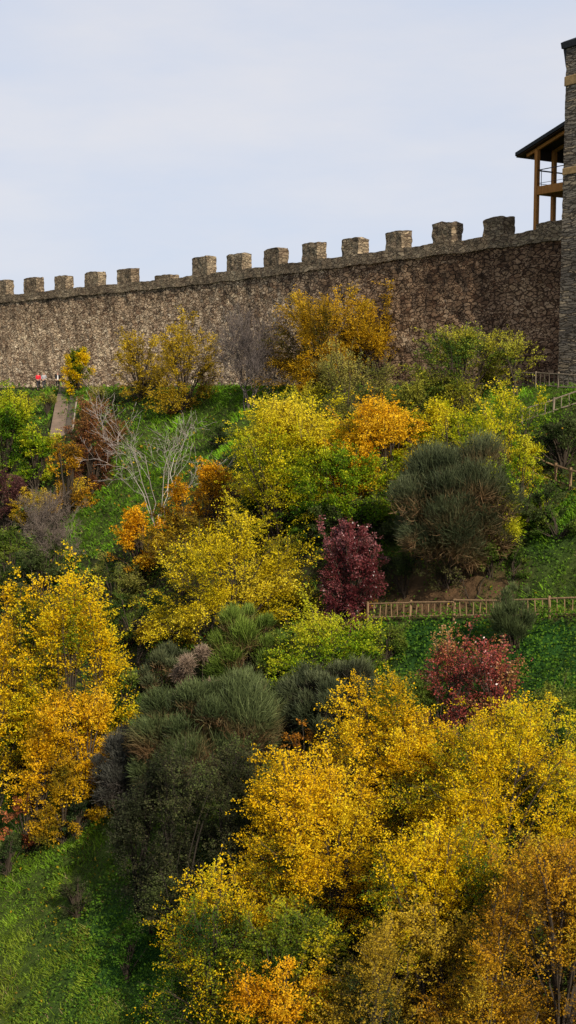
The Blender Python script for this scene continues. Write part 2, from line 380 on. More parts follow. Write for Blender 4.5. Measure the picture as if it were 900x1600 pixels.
def leafy(name, px, base, top, width, pal, label, cat='shrub', group=None, lpx=3.1, dens=1.0, up=.35, bark=(.05, .037, .026), cfrac=.48, nb=None,
          twl=.115, sparse=0.0, gloss=False, depth=.85, low=-.9, clump=.55, droop=.22, seed=None, wide=.62, stems=1, bias=0.0, lobes=0, layer=1.0):
    COUNT[0] += 1; rng = np.random.default_rng(COUNT[0] * 77 + 5 if seed is None else seed)
    b, h, rx, k = place(px, base, top, width * 1.17)
    ry = min(rx * depth, h * .75 + .5); lpx = lpx * .63
    L = lpx * k * 900 / 576
    area = width * (base - top) * .8 * (576 / 900) ** 2
    nleaf = int(dens * 13.5 * area / (lpx * lpx)); 
    nb = nb or int(np.clip(area / 52, 36, 340)); ntw = int(np.clip(nleaf / nb / 20, 4, 44)); nl = max(5, int(nleaf / nb / ntw))
    cen = np.array([0, 0, h * cfrac]); rad = np.array([rx, ry, h * (1 - cfrac)])
    v = norm(rng.normal(size=(nb, 3))); v[:, 2] = np.where(v[:, 2] < low, -v[:, 2], v[:, 2])
    rr = (.42 + .58 * rng.random(nb) ** .5) * (.72 + .5 * n3(v * 1.9 + COUNT[0] * 3.3, 4))
    radz = np.where(v[:, 2] > 0, h * (1 - cfrac), h * cfrac * .95)
    nlob = lobes or int(np.clip(nb / 9, 7, 26))
    lv = norm(rng.normal(size=(nlob, 3))); lv[:, 2] = np.where(lv[:, 2] < -.75, -lv[:, 2], lv[:, 2])
    lr = .60 + .38 * rng.random((nlob, 1)); ls = lv * lr; lsz = (.24 + .22 * rng.random(nlob)) * (1 if nlob < 12 else .85)
    lo = rng.integers(0, nlob, nb); q_ = ls[lo] + norm(rng.normal(size=(nb, 3))) * (rng.random((nb, 1)) ** .45) * lsz[lo][:, None] * np.array([1.12, 1.12, 1 - .5 * layer])
    q_[:, 2] -= layer * .35 * np.clip(np.linalg.norm((q_ - ls[lo])[:, :2], axis=1), 0, 1) * .6
    fill = rng.random(nb) < .40 - .22 * layer; lbias = rng.normal(size=nlob) * .14 - .025; lbias = np.where(fill, 0, lbias[lo])
    vv = np.where(fill[:, None], v * rr[:, None], q_)
    radz = np.where(vv[:, 2] > 0, h * (1 - cfrac), h * cfrac * .95)
    tip = cen + vv * np.stack([np.full(nb, rx), np.full(nb, ry), radz], 1)
    tip[:, 2] += (v[:, 2] > .3) * rng.exponential(.035 * h, nb) * up * 2 - np.clip((nrm1[0] * tip[:, 0] + nrm1[1] * tip[:, 1]), -2 * rx, 2 * rx) * .3 * (v[:, 2] < .1)
    tip[:, 2] = np.maximum(tip[:, 2], -.3 * h)
    sc = rng.normal(size=(stems, 2)) * rx * .35 * (stems > 1)
    root = np.zeros((nb, 3)); si = rng.integers(0, stems, nb); root[:, :2] = sc[si] + rng.normal(size=(nb, 2)) * rx * .03
    if stems > 1:   # each branch springs from the nearest stem
        si = np.argmin(((tip[:, None, :2] - sc[None]) ** 2).sum(-1), 1); root[:, :2] = sc[si] + rng.normal(size=(nb, 2)) * rx * .03
    root[:, 2] = [float(ground_z(b[0] + r[0], b[1] + r[1]) - b[2]) - .1 for r in root]
    ctl = root + (tip - root) * np.array([.42, .42, .72])
    def bez(i, t):
        t = t[:, None]; return root[i] * (1 - t) ** 2 + 2 * ctl[i] * t * (1 - t) + tip[i] * t * t
    # twigs
    ti = np.repeat(np.arange(nb), ntw); nt_ = len(ti); tau = 1 - (.36 + .16 * (1 - layer)) * rng.random(nt_) ** 1.3
    p0 = bez(ti, tau); tan = norm(bez(ti, np.minimum(tau + .02, 1.02)) - bez(ti, tau - .02)); outw = norm(p0 - cen)
    tdir = norm(.5 * tan + .5 * rng.normal(size=(nt_, 3)) + .45 * outw + np.array([0, 0, up * .5]))
    tl = twl * (rx + h * .5) * (.4 + 1.0 * rng.random(nt_))
    tdir[:, 2] *= 1 - .45 * layer; tdir = norm(tdir)
    side = norm(np.cross(tdir, np.array([0, 0, 1.]) + .22 * rng.normal(size=(nt_, 3))))
    li = np.repeat(np.arange(nt_), nl); n_ = len(li); u = .08 + .95 * rng.random(n_); sg = np.where(rng.random(n_) < .5, -1., 1.)[:, None]
    P = p0[li] + tdir[li] * (tl[li] * u)[:, None] + side[li] * sg * L * (.25 + .6 * rng.random((n_, 1))) + rng.normal(size=(n_, 3)) * L * .38
    P[:, 2] -= droop * tl[li] * u * u
    A = norm(tdir[li] * .6 + side[li] * sg * .8 + rng.normal(size=(n_, 3)) * .45 - np.array([0, 0, droop]))
    Nn = norm(np.cross(tdir[li], side[li]) + outw[li] * .25 + rng.normal(size=(n_, 3)) * .42)
    Ls = L * (.55 + .8 * rng.random(n_))
    V, Q = leaf_quads(P, A, Nn, Ls, Ls * wide)
    rel = (P - cen) / rad
    out = np.clip(np.linalg.norm(rel, axis=1), 0, 1.3)
    cs = clump * (rx + h * .5) * .5
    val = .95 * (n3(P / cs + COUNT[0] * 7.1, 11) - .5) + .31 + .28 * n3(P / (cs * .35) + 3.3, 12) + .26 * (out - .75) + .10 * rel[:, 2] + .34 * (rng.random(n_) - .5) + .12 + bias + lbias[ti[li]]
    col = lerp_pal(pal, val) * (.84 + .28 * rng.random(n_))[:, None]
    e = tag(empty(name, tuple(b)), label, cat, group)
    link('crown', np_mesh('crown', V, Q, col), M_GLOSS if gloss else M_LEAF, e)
    # limbs and twigs
    m = min(nb, 46); t = np.linspace(0, 1, 7)
    paths = np.stack([bez(np.arange(m), np.full(m, q)) for q in t], 1)
    wob = rng.normal(size=paths.shape) * rx * .018; wob[:, 0] = 0; paths += wob
    r0 = min(max(.009 * h, .02), .042)
    rads = (r0 * (.5 + .9 * rng.random((m, 1)))) * (1.05 - t)[None] ** .8 + .008
    V1, Q1 = tubes(paths, rads)
    w = k * .34; V2, Q2 = strips(p0, p0 + tdir * tl[:, None] * .9, np.full(nt_, w), np.full(nt_, w * .5), side)
    bk = np.array(bark)
    V, Q, C = join([(V1, Q1, bk), (V2, Q2, bk * 1.2)])
    link('trunk', np_mesh('trunk', V, Q, C * (.7 + .6 * rng.random((len(C), 1)))), M_STEM, e)
    COUNT[1] += n_
    return e
def strand_bush(name, px, base, top, width, pal_tip, pal_in, label, cat='broom bush', n=16000, length=1.0, wpx=.5, spread=.25, upw=.6, depth=.85, cfrac=.40, tufts=14, brown=.45, tsize=1.0):
    """broom: overlapping tufts of thin green shoots, each brown and twiggy underneath"""
    COUNT[0] += 1; rng = np.random.default_rng(COUNT[0] * 31 + 9)
    b, h, rx, k = place(px, base, top, width); ry = rx * depth; S = .25 * h + .25 * rx
    cen = np.array([0, 0, h * cfrac]); nclump = tufts
    v = np.zeros((nclump, 3)); g = np.arange(nclump) + .5                       # spread evenly over the dome
    v[:, 2] = 1 - 1.75 * g / nclump; a_ = g * 2.39996 + rng.random(nclump) * .7; v[:, :2] = np.stack([np.cos(a_), np.sin(a_)], 1) * np.sqrt(1 - v[:, 2:3] ** 2)
    radz = np.where(v[:, 2] > 0, h * (1 - cfrac), h * cfrac)
    Rt = S * .46 * tsize * (.65 + .7 * rng.random(nclump))
    cp = cen + v * np.clip(1 - Rt * .95 / np.stack([np.full(nclump, rx)] * 3 + [radz], 1).mean(1), .25, .85)[:, None] * np.stack([np.full(nclump, rx), np.full(nclump, ry), radz], 1) * (.74 + .44 * rng.random((nclump, 1)))
    cp[:, 2] -= np.clip(nrm1[0] * cp[:, 0] + nrm1[1] * cp[:, 1], -rx, rx) * .15
    ax = norm(norm(cp - cen) * .9 + rng.normal(size=(nclump, 3)) * .2 + np.array([0, 0, upw]))
    pr = Rt ** 2; ci = rng.choice(nclump, n, p=pr / pr.sum()); R_ = Rt[ci][:, None]
    dr = norm(rng.normal(size=(n, 3)) * .75 + ax[ci] * .75)
    P = cp[ci] + dr * R_ * (.10 + .80 * rng.random((n, 1)) ** .7)
    D = norm(dr * .55 + ax[ci] * .35 + np.array([0, 0, upw]) + rng.normal(size=(n, 3)) * spread)
    Ln = (length * .50 * (.4 + .8 * rng.random(n))) * R_[:, 0]
    bend = rng.normal(size=(n, 3)) * .25
    P1 = P + D * (Ln * .55)[:, None]; P2 = P1 + norm(D + bend) * (Ln * .45)[:, None]
    sd_ = norm(np.cross(D, rng.normal(size=(n, 3)))); w = k * wpx * 900 / 576 * .5
    V1, Q1 = strips(P, P1, np.full(n, w), np.full(n, w * .85), sd_); V2, Q2 = strips(P1, P2, np.full(n, w * .85), np.full(n, w * .3), sd_)
    nz = n3(P / (.22 * (rx + h)) + COUNT[0] * 1.7, 8); cr = rng.random(nclump)
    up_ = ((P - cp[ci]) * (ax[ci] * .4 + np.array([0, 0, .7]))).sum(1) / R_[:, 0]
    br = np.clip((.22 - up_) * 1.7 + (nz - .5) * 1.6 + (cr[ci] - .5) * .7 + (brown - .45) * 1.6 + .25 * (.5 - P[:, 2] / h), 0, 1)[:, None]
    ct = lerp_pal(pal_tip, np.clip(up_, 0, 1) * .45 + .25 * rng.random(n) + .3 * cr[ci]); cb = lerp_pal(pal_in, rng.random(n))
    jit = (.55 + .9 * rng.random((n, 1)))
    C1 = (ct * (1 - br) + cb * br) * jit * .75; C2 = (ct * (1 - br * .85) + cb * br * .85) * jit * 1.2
    e = tag(empty(name, tuple(b)), label, cat)
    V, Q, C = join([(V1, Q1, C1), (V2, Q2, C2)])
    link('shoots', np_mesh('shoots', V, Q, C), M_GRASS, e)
    m = 24; t = np.linspace(0, 1, 5); idx = rng.integers(0, nclump, m)
    root = rng.normal(size=(m, 3)) * np.array([rx * .12, ry * .12, 0]); root[:, 2] = -.15
    paths = root[:, None] + (cp[idx] - root)[:, None] * t[None, :, None]; paths += rng.normal(size=paths.shape) * .03 * rx
    V, Q = tubes(paths, .03 * (1.15 - t)[None] * np.ones((m, 1)))
    link('stem', np_mesh('stem', V, Q, np.tile(np.array([.06, .042, .03]), (len(Q), 1))), M_STEM, e)
    return e
def bare(name, px, base, top, width, cols, label, cat, levels=4, n0=5, kids=5, r0=.07, spread=.6, upw=.25, thin=.55, lean=0, fine=0, tcol=None):
    """leafless crown: forking limbs down to fine twigs"""
    COUNT[0] += 1; rng = np.random.default_rng(COUNT[0] * 13 + 1)
    b, h, rx, k = place(px, base, top, width)
    segs = []
    P = np.zeros((n0, 3)); P[:, 2] = -.15; P[:, :2] = rng.normal(size=(n0, 2)) * .06 * rx
    an = (np.arange(n0) + rng.random(n0) * .6) / n0 * 2 * np.pi
    D = norm(np.stack([np.cos(an) * rx, np.sin(an) * rx, np.full(n0, h * 1.0)], 1) * np.array([.62, .62, .8]) + rng.normal(size=(n0, 3)) * .1 * rx)
    Ln = np.full(n0, .58 * math.hypot(h, rx * .6)) * (.8 + .4 * rng.random(n0)); Rd = np.full(n0, r0)
    rmin = k * .17
    for lv in range(levels):
        t = np.linspace(0, 1, 6); m = len(P)
        curve = norm(np.cross(D, rng.normal(size=(m, 3)))) * .16 + np.array([0, 0, .10])
        paths = P[:, None] + D[:, None] * (Ln[:, None] * t[None])[..., None] + curve[:, None] * (Ln[:, None] * (t * t)[None])[..., None]
        paths[:, 1:-1] += rng.normal(size=(m, 4, 3)) * (Ln * .025)[:, None, None]
        rd = np.maximum(Rd[:, None] * (1 - .55 * t)[None], rmin)
        V, Q = tubes(paths, rd, 5 if lv < 2 else 3)
        segs.append((V, Q, lerp_pal(cols, np.repeat(rng.random(m), len(Q) // m)) * (.75 + .5 * rng.random((len(Q), 1)))))
        if lv == levels - 1: break
        kk = kids + (2 if lv else 0)
        ii = np.repeat(np.arange(m), kk); q = .3 + .7 * rng.random(len(ii)); q[::kk] = 1
        f = np.clip(q * 5, 0, 4.999); i0 = f.astype(int); fr = (f - i0)[:, None]
        P = paths[ii, i0] * (1 - fr) + paths[ii, i0 + 1] * fr
        T = norm(paths[ii, i0 + 1] - paths[ii, i0])
        D = norm(T * .75 + rng.normal(size=(len(ii), 3)) * spread + np.array([0, 0, upw]))
        Ln = Ln[ii] * thin * (.6 + .6 * rng.random(len(ii))); Rd = np.maximum(Rd[ii] * (1 - .55 * q) * .62, rmin)
    e = tag(empty(name, tuple(b)), label, cat)
    V, Q, C = join(segs[:2]); link('trunk', np_mesh('trunk', V, Q, C), M_STEM, e)
    if levels > 2:
        V, Q, C = join(segs[2:]); link('crown', np_mesh('crown', V, Q, C), M_STEM, e)
    return e

# palettes (linear albedo, inner -> outer)
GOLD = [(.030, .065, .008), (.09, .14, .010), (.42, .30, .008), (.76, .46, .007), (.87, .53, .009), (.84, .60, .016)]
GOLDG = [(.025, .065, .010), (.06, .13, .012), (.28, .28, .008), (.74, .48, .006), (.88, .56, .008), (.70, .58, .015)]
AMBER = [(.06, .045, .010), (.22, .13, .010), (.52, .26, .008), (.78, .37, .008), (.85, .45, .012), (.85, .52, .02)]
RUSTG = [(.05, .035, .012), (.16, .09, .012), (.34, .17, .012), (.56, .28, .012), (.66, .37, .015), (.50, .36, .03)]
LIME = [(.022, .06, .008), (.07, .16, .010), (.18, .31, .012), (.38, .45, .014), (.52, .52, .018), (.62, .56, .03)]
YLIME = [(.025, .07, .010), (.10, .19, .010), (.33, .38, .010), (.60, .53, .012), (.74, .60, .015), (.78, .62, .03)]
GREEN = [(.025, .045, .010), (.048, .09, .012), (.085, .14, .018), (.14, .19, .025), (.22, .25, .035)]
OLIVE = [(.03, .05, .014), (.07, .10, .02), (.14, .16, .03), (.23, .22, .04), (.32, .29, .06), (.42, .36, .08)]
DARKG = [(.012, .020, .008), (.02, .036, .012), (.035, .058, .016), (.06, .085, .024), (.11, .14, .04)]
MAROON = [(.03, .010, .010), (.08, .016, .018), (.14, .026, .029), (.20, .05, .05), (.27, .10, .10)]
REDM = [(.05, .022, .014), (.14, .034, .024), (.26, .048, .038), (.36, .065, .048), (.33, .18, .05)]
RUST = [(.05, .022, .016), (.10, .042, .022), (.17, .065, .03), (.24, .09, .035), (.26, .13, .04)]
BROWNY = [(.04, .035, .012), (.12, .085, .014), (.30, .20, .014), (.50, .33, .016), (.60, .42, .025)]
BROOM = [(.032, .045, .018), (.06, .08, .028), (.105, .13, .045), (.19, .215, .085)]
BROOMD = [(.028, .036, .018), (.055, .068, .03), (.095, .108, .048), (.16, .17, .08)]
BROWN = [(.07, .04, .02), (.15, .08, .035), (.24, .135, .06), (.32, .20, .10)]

def vegetation():
    L = leafy
    T_ = 'trees and bushes on the castle slope'
    # --- along the foot of the wall
    L('young_tree', 122, 614, 541, 46, GOLDG, 'small round golden tree at the top of the ramp beside the people', 'tree', T_, lpx=2.1, dens=1.6, lobes=16, layer=.2)
    L('slender_tree', 222, 625, 516, 84, BROWNY, 'thin yellow tree nearest the ramp, against the wall, with gaps in its crown', 'tree', T_, lpx=2.3, dens=.6, up=.4, bias=.14, lobes=16, layer=.4)
    L('slender_tree', 288, 645, 503, 110, BROWNY, 'olive and yellow see-through tree with a thin upright trunk left of the grey bare bush', 'tree', T_, lpx=2.3, dens=.6, up=.4, bias=.08, lobes=18, layer=.4)
    L('shrub', 278, 646, 618, 34, RUST, 'little rust orange shrub at the foot of the see-through tree', 'shrub', T_, lpx=2.2, bias=.2)
    bare('bare_bush', 388, 640, 513, 120, [(.07, .055, .05), (.12, .095, .085), (.16, .13, .115)], 'grey leafless bush under the wall, left of the big ochre tree', 'bush', levels=5, n0=7, kids=4, r0=.06, spread=.5, thin=.62)
    L('round_tree', 524, 605, 455, 196, [(.04, .05, .010), (.12, .09, .010), (.30, .18, .010), (.50, .29, .010), (.62, .35, .012), (.58, .38, .02)], 'large ochre domed tree standing against the castle wall', 'tree', T_, lpx=2.4, dens=1.6, cfrac=.5, stems=2, clump=.4, layer=.5, lobes=22, bias=-.03)
    L('shrub', 492, 612, 532, 62, DARKG, 'dark green ivy shrub under the left side of the large ochre tree', 'shrub', T_, lpx=2.4, bias=.15)
    L('shrub', 735, 640, 522, 172, [(.03, .06, .014), (.07, .13, .02), (.14, .21, .025), (.30, .32, .03), (.50, .42, .03), (.42, .42, .05)], 'green and yellow bush at the top of the slope beside the wall fence', 'shrub', T_, lpx=2.6, stems=4, up=.7, twl=.16, bias=.04)
    L('shrub', 548, 690, 568, 125, OLIVE, 'feathery pale olive bush below the large ochre tree', 'shrub', T_, lpx=2.3, up=.9, twl=.2, bias=.1, stems=3)
    L('shrub', 650, 690, 588, 130, [(.03, .06, .014), (.08, .12, .02), (.17, .20, .03), (.28, .28, .035), (.36, .34, .04)], 'olive green bush between the orange bush and the top bush', 'shrub', T_, lpx=2.5, up=.7, twl=.17, bias=.05)
    # --- middle
    L('shrub', 455, 850, 628, 200, YLIME, 'big yellow green bush at the centre of the slope, left of the orange one', 'shrub', T_, lpx=2.9, stems=3, dens=1.1, bias=0.02)
    L('shrub', 540, 840, 690, 190, LIME, 'yellow green bush with dark lower leaves directly below the orange bush', 'shrub', T_, lpx=2.9, stems=3, bias=-.1)
    L('shrub', 608, 800, 622, 160, [(.06, .06, .010), (.26, .18, .010), (.58, .34, .008), (.80, .42, .008), (.86, .47, .012), (.86, .52, .02)], 'bright orange yellow bush left above the dark broom dome', 'shrub', T_, lpx=2.8, bias=.22)
    L('shrub', 760, 800, 612, 150, YLIME, 'pale yellow bush rising behind the dark broom dome', 'shrub', T_, lpx=2.7, up=.7, bias=.08, stems=2)
    L('shrub', 810, 850, 690, 78, LIME, 'lime green bush against the right side of the dark broom dome', 'shrub', T_, lpx=2.8, up=.6, bias=.03)
    strand_bush('broom_bush', 712, 908, 692, 222, BROOMD, BROWN, 'large dark broom dome with brown patches above the long rail fence', n=64000, wpx=.45, tufts=40, brown=.50, cfrac=.5, spread=.42, length=1.0)
    L('shrub', 880, 735, 645, 80, DARKG, 'dark shaded shrub below the stepped fence at the right edge', 'shrub', T_, lpx=2.6, bias=.1, dens=.9)
    L('shrub', 872, 842, 788, 80, GREEN, 'low green leafy plant under the sloping post fence', 'shrub', T_, lpx=2.7, bias=.12, cfrac=.4)
    # --- left
    L('shrub', 16, 780, 596, 82, LIME, 'tall lime green bush at the left edge beside the ramp', 'shrub', T_, lpx=2.6, up=.8, stems=3, bias=-.06)
    L('shrub', 58, 765, 668, 78, LIME, 'lower lime green bush in front of the ramp end', 'shrub', T_, lpx=2.6, up=.6, bias=.02)
    L('shrub', 75, 650, 606, 26, OLIVE, 'small olive shrub hiding the legs of the people', 'shrub', T_, lpx=2.1, bias=.05, dens=.8)
    L('shrub', 44, 660, 616, 32, RUST, 'brown thin shrub left of the small olive shrub', 'shrub', T_, lpx=2.1, dens=.5)
    L('shrub', 143, 772, 625, 76, RUST, 'reddish brown shrub just below the ramp', 'shrub', T_, lpx=2.4, layer=.3, dens=1.4, bias=.1, up=.6)
    L('shrub', 106, 812, 685, 78, RUSTG, 'mustard yellow and brown shrub left of the reddish brown one', 'shrub', T_, lpx=2.5, dens=.85, up=.6, bias=.05)
    L('shrub', 10, 838, 720, 62, [(.03, .014, .014), (.06, .024, .022), (.10, .04, .035), (.13, .055, .05)], 'dark maroon shrub at the left edge below the lime bush', 'shrub', T_, lpx=2.5, dens=.85, bias=.1)
    L('shrub', 45, 828, 768, 54, BROWNY, 'small golden shrub between the maroon shrub and the grey brown one', 'shrub', T_, lpx=2.5, bias=.15, dens=.8)
    bare('bare_tree', 248, 822, 655, 150, [(.26, .21, .19), (.38, .32, .29), (.48, .42, .38)], 'pale leafless tree with bent branches in the middle of the slope', 'tree', levels=4, n0=6, kids=3, r0=.034, spread=.55, upw=.16, thin=.6)
    bare('bare_bush', 75, 905, 800, 105, [(.10, .075, .06), (.16, .12, .095), (.20, .16, .13)], 'grey brown twiggy bush at the left, above the tall golden tree', 'bush', levels=5, n0=8, kids=4, r0=.05, spread=.55, thin=.6)
    L('shrub', 70, 930, 838, 100, DARKG, 'dark green bush below the grey brown twiggy bush', 'shrub', T_, lpx=2.7, bias=.18, dens=.8)
    L('shrub', 14, 950, 822, 64, GREEN, 'fresh green bush at the left edge above the tall golden tree', 'shrub', T_, lpx=2.7, up=.7, bias=.05)
    L('shrub', 318, 850, 716, 118, AMBER, 'orange bush below the pale leafless tree', 'shrub', T_, lpx=2.8, bias=-.04, dens=.9, stems=2)
    L('shrub', 222, 905, 785, 82, AMBER, 'orange and brown bush left of the big yellow bush', 'shrub', T_, lpx=2.8, bias=-.08, dens=.8, up=.6)
    L('shrub', 378, 838, 755, 60, [(.03, .016, .012), (.07, .03, .02), (.11, .04, .028), (.14, .06, .035)], 'dark red brown shrub beside the orange bush', 'shrub', T_, lpx=2.6, dens=.8)
    L('shrub', 350, 1010, 818, 238, [(.04, .07, .014), (.16, .16, .016), (.50, .40, .010), (.72, .54, .012), (.80, .61, .018), (.82, .66, .05)], 'wide yellow bush in the middle, above the green broom', 'shrub', T_, lpx=3.0, stems=4, up=.45, bias=.1, dens=1.1)
    L('purple_tree', 546, 978, 812, 92, MAROON, 'purple leaved tree left of the long rail fence', 'tree', T_, lpx=3.2, gloss=True, up=.3, bias=.04, dens=1.7, wide=.7, lobes=34, layer=0, depth=.95)
    L('shrub', 205, 1010, 905, 90, GREEN, 'green shrub behind the tall golden tree, by the short fence', 'shrub', T_, lpx=2.8, bias=-.05)
    # --- lower left
    L('tall_tree', 120, 1215, 880, 150, GOLDG, 'tall golden tree on the left with green shoots on top', 'tree', T_, lpx=3.4, stems=3, up=.7, bias=.06, dens=1.0)
    L('tall_tree', 28, 1230, 905, 140, GOLD, 'golden tree cut by the left edge of the photo', 'tree', T_, lpx=3.4, stems=3, up=.6, bias=.1, dens=1.0)
    L('tall_tree', 108, 1290, 1040, 122, [(.05, .055, .010), (.18, .13, .010), (.50, .29, .008), (.76, .41, .008), (.86, .49, .010), (.86, .55, .02)], 'amber lower tree in front of the tall golden one', 'tree', T_, lpx=3.5, stems=2, up=.45, bias=.12, dens=.9)
    L('shrub', 42, 1330, 1232, 62, [(.12, .04, .02), (.28, .08, .03), (.42, .13, .05), (.48, .18, .07)], 'small salmon red shrub at the foot of the amber tree', 'shrub', T_, lpx=2.8, dens=.6, up=.7)
    L('shrub', 20, 1240, 1120, 95, GREEN, 'green shrub under the golden tree at the left edge', 'shrub', T_, lpx=3.0, bias=.02)
    L('shrub', 12, 1368, 1300, 60, DARKG, 'dark green low shrub at the left edge on the lower grass', 'shrub', T_, lpx=3.0, dens=.8)
    L('shrub', 120, 1310, 1245, 56, DARKG, 'dark little bush right of the salmon red shrub', 'shrub', T_, lpx=2.9, dens=.8)
    L('shrub', 122, 1432, 1375, 62, [(.02, .02, .012), (.035, .045, .015), (.05, .06, .02), (.07, .08, .03)], 'sparse dark shrub alone on the lower grass', 'shrub', T_, lpx=2.9, dens=.5, up=.6)
    # --- centre, lower
    strand_bush('broom_bush', 385, 1085, 948, 140, [(.05, .085, .015), (.09, .14, .02), (.15, .21, .03), (.23, .29, .05)], BROWN, 'bright green broom just below the wide yellow bush', n=18000, wpx=.5, length=1.7, brown=.28, upw=.9, tufts=22, spread=.42, tsize=.8)
    strand_bush('broom_bush', 262, 1105, 1005, 105, BROOMD, BROWN, 'dark low broom left of the dry grass tuft', n=12000, wpx=.5, brown=.34, tufts=20, spread=.42, length=1.4, tsize=.8)
    strand_bush('grass_tussock', 314, 1122, 1000, 95, [(.20, .14, .09), (.28, .20, .14), (.36, .27, .20)], [(.12, .07, .05), (.2, .13, .09)], 'dry pinkish tan grass tussock on top of the large broom', 'grass tuft', n=7000, wpx=.5, length=1.4, brown=.3, spread=.7, upw=.1, tufts=9, tsize=.8)
    L('shrub', 518, 1080, 948, 170, LIME, 'yellow green bush below the purple tree', 'shrub', T_, lpx=3.2, stems=3, up=.8, bias=.06, twl=.17, dens=1.0)
    strand_bush('broom_bush', 520, 1165, 1035, 190, BROOMD, [(.03, .025, .018), (.06, .045, .03)], 'dark grey broom between the large broom and the golden trees', n=26000, wpx=.5, brown=.42, tufts=30, spread=.4, length=1.3, tsize=.85)
    L('shrub', 318, 1440, 1150, 205, [(.012, .014, .008), (.025, .030, .012), (.045, .055, .018), (.075, .068, .030), (.10, .125, .035)], 'dark ivy thicket under the large grey green broom', 'thicket', T_, lpx=3.2, stems=6, bias=.06, dens=1.0, lobes=26, clump=.3, bark=(.03, .024, .018))
    strand_bush('broom_bush', 335, 1245, 1050, 250, BROOM, BROWN, 'large grey green broom with brown heart at the centre of the lower slope', n=60000, wpx=.5, tufts=34, brown=.58, cfrac=.45, spread=.42, length=1.1)
    strand_bush('broom_bush', 192, 1275, 1128, 95, [(.05, .048, .04), (.075, .072, .058), (.10, .10, .075)], [(.05, .04, .035), (.09, .07, .06)], 'grey purple dry broom between the golden trees and the large broom', n=17000, wpx=.5, brown=.5, tufts=20, spread=.42, length=1.3, tsize=.85)
    L('shrub', 248, 1425, 1190, 130, [(.014, .016, .010), (.025, .03, .014), (.04, .045, .02), (.055, .06, .03)], 'almost black thicket beside the lower grass', 'thicket', T_, lpx=3.2, stems=4, bias=.05, dens=1.3, bark=(.025, .02, .016))
    L('shrub', 390, 1320, 1190, 100, GREEN, 'green leafy sapling against the dark ivy thicket', 'shrub', T_, lpx=3.4, up=.6, dens=.5, bias=.05)
    # --- lower right
    strand_bush('broom_bush', 800, 1018, 905, 62, BROOM, BROOM, 'small grey green broom leaning over the long rail fence', n=4200, wpx=.45, brown=.3, upw=1.0, length=2.2, tufts=14, spread=.4, tsize=.75)
    L('shrub', 726, 1155, 998, 136, REDM, 'crimson leaved tree below the long rail fence', 'tree', T_, lpx=3.3, up=.8, dens=.65, twl=.2, bias=-.03, wide=.7, gloss=True, stems=3, lobes=9, layer=.2)
    L('shrub', 632, 1170, 1035, 100, GREEN, 'green sapling left of the crimson tree', 'shrub', T_, lpx=3.4, up=.7, bias=.1, dens=.85)
    L('shrub', 860, 1180, 1075, 120, GREEN, 'green shoots behind the golden tree at the right edge', 'shrub', T_, lpx=3.3, up=.8, bias=.1)
    L('golden_tree', 590, 1330, 1062, 180, GOLD, 'golden tree with the highest pointed top in the lower right mass', 'tree', T_, lpx=3.3, up=.5, bias=.08, cfrac=.55, stems=2)
    L('golden_tree', 800, 1370, 1085, 260, GOLDG, 'bright yellow and green tree at the right edge below the crimson tree', 'tree', T_, lpx=3.3, up=.5, bias=.12, stems=4, dens=1.05)
    L('golden_tree', 690, 1350, 1120, 200, GOLD, 'golden tree in the middle of the lower right mass', 'tree', T_, lpx=3.3, bias=.05, stems=2)
    L('shrub', 478, 1235, 1130, 62, [(.12, .045, .012), (.28, .11, .014), (.44, .18, .018), (.55, .25, .03)], 'orange brown sprig beside the dark grey broom', 'shrub', T_, lpx=3.4, up=.9, dens=.5)
    L('golden_tree', 500, 1470, 1150, 230, GOLD, 'broad golden tree right of the dark thicket', 'tree', T_, lpx=3.6, bias=.1, stems=3, dens=1.05)
    L('golden_tree', 850, 1640, 1300, 220, RUSTG, 'brownish amber tree in the bottom right corner', 'tree', T_, lpx=3.6, stems=3, bias=-.02, dens=.9)
    L('golden_tree', 690, 1560, 1260, 230, GOLDG, 'yellow olive tree left of the brownish amber tree', 'tree', T_, lpx=3.6, stems=3, bias=0.0)
    L('shrub', 470, 1620, 1400, 210, [(.022, .045, .010), (.06, .105, .012), (.14, .19, .014), (.32, .32, .014), (.62, .48, .015)], 'green bush with few yellow leaves below the broad golden tree', 'shrub', T_, lpx=3.6, stems=3, bias=.06)
    L('golden_tree', 650, 1680, 1415, 240, [(.05, .055, .014), (.18, .14, .016), (.38, .25, .02), (.52, .34, .025), (.58, .40, .03)], 'dull gold tree at the bottom, right of the green bush', 'tree', T_, lpx=3.7, stems=3, bias=.02)
    L('shrub', 325, 1640, 1365, 160, GOLDG, 'yellow bush with green shoots at the edge of the lower grass', 'shrub', T_, lpx=3.5, stems=2, up=.5, bias=-.02, twl=.18, dens=.85)
    L('shrub', 440, 1700, 1490, 150, AMBER, 'amber bush at the very bottom, right of the yellow one', 'shrub', T_, lpx=3.7, bias=.12)
    L('shrub', 770, 1700, 1525, 190, RUSTG, 'rusty bush at the bottom edge under the brownish amber tree', 'shrub', T_, lpx=3.7, bias=.0)
vegetation()
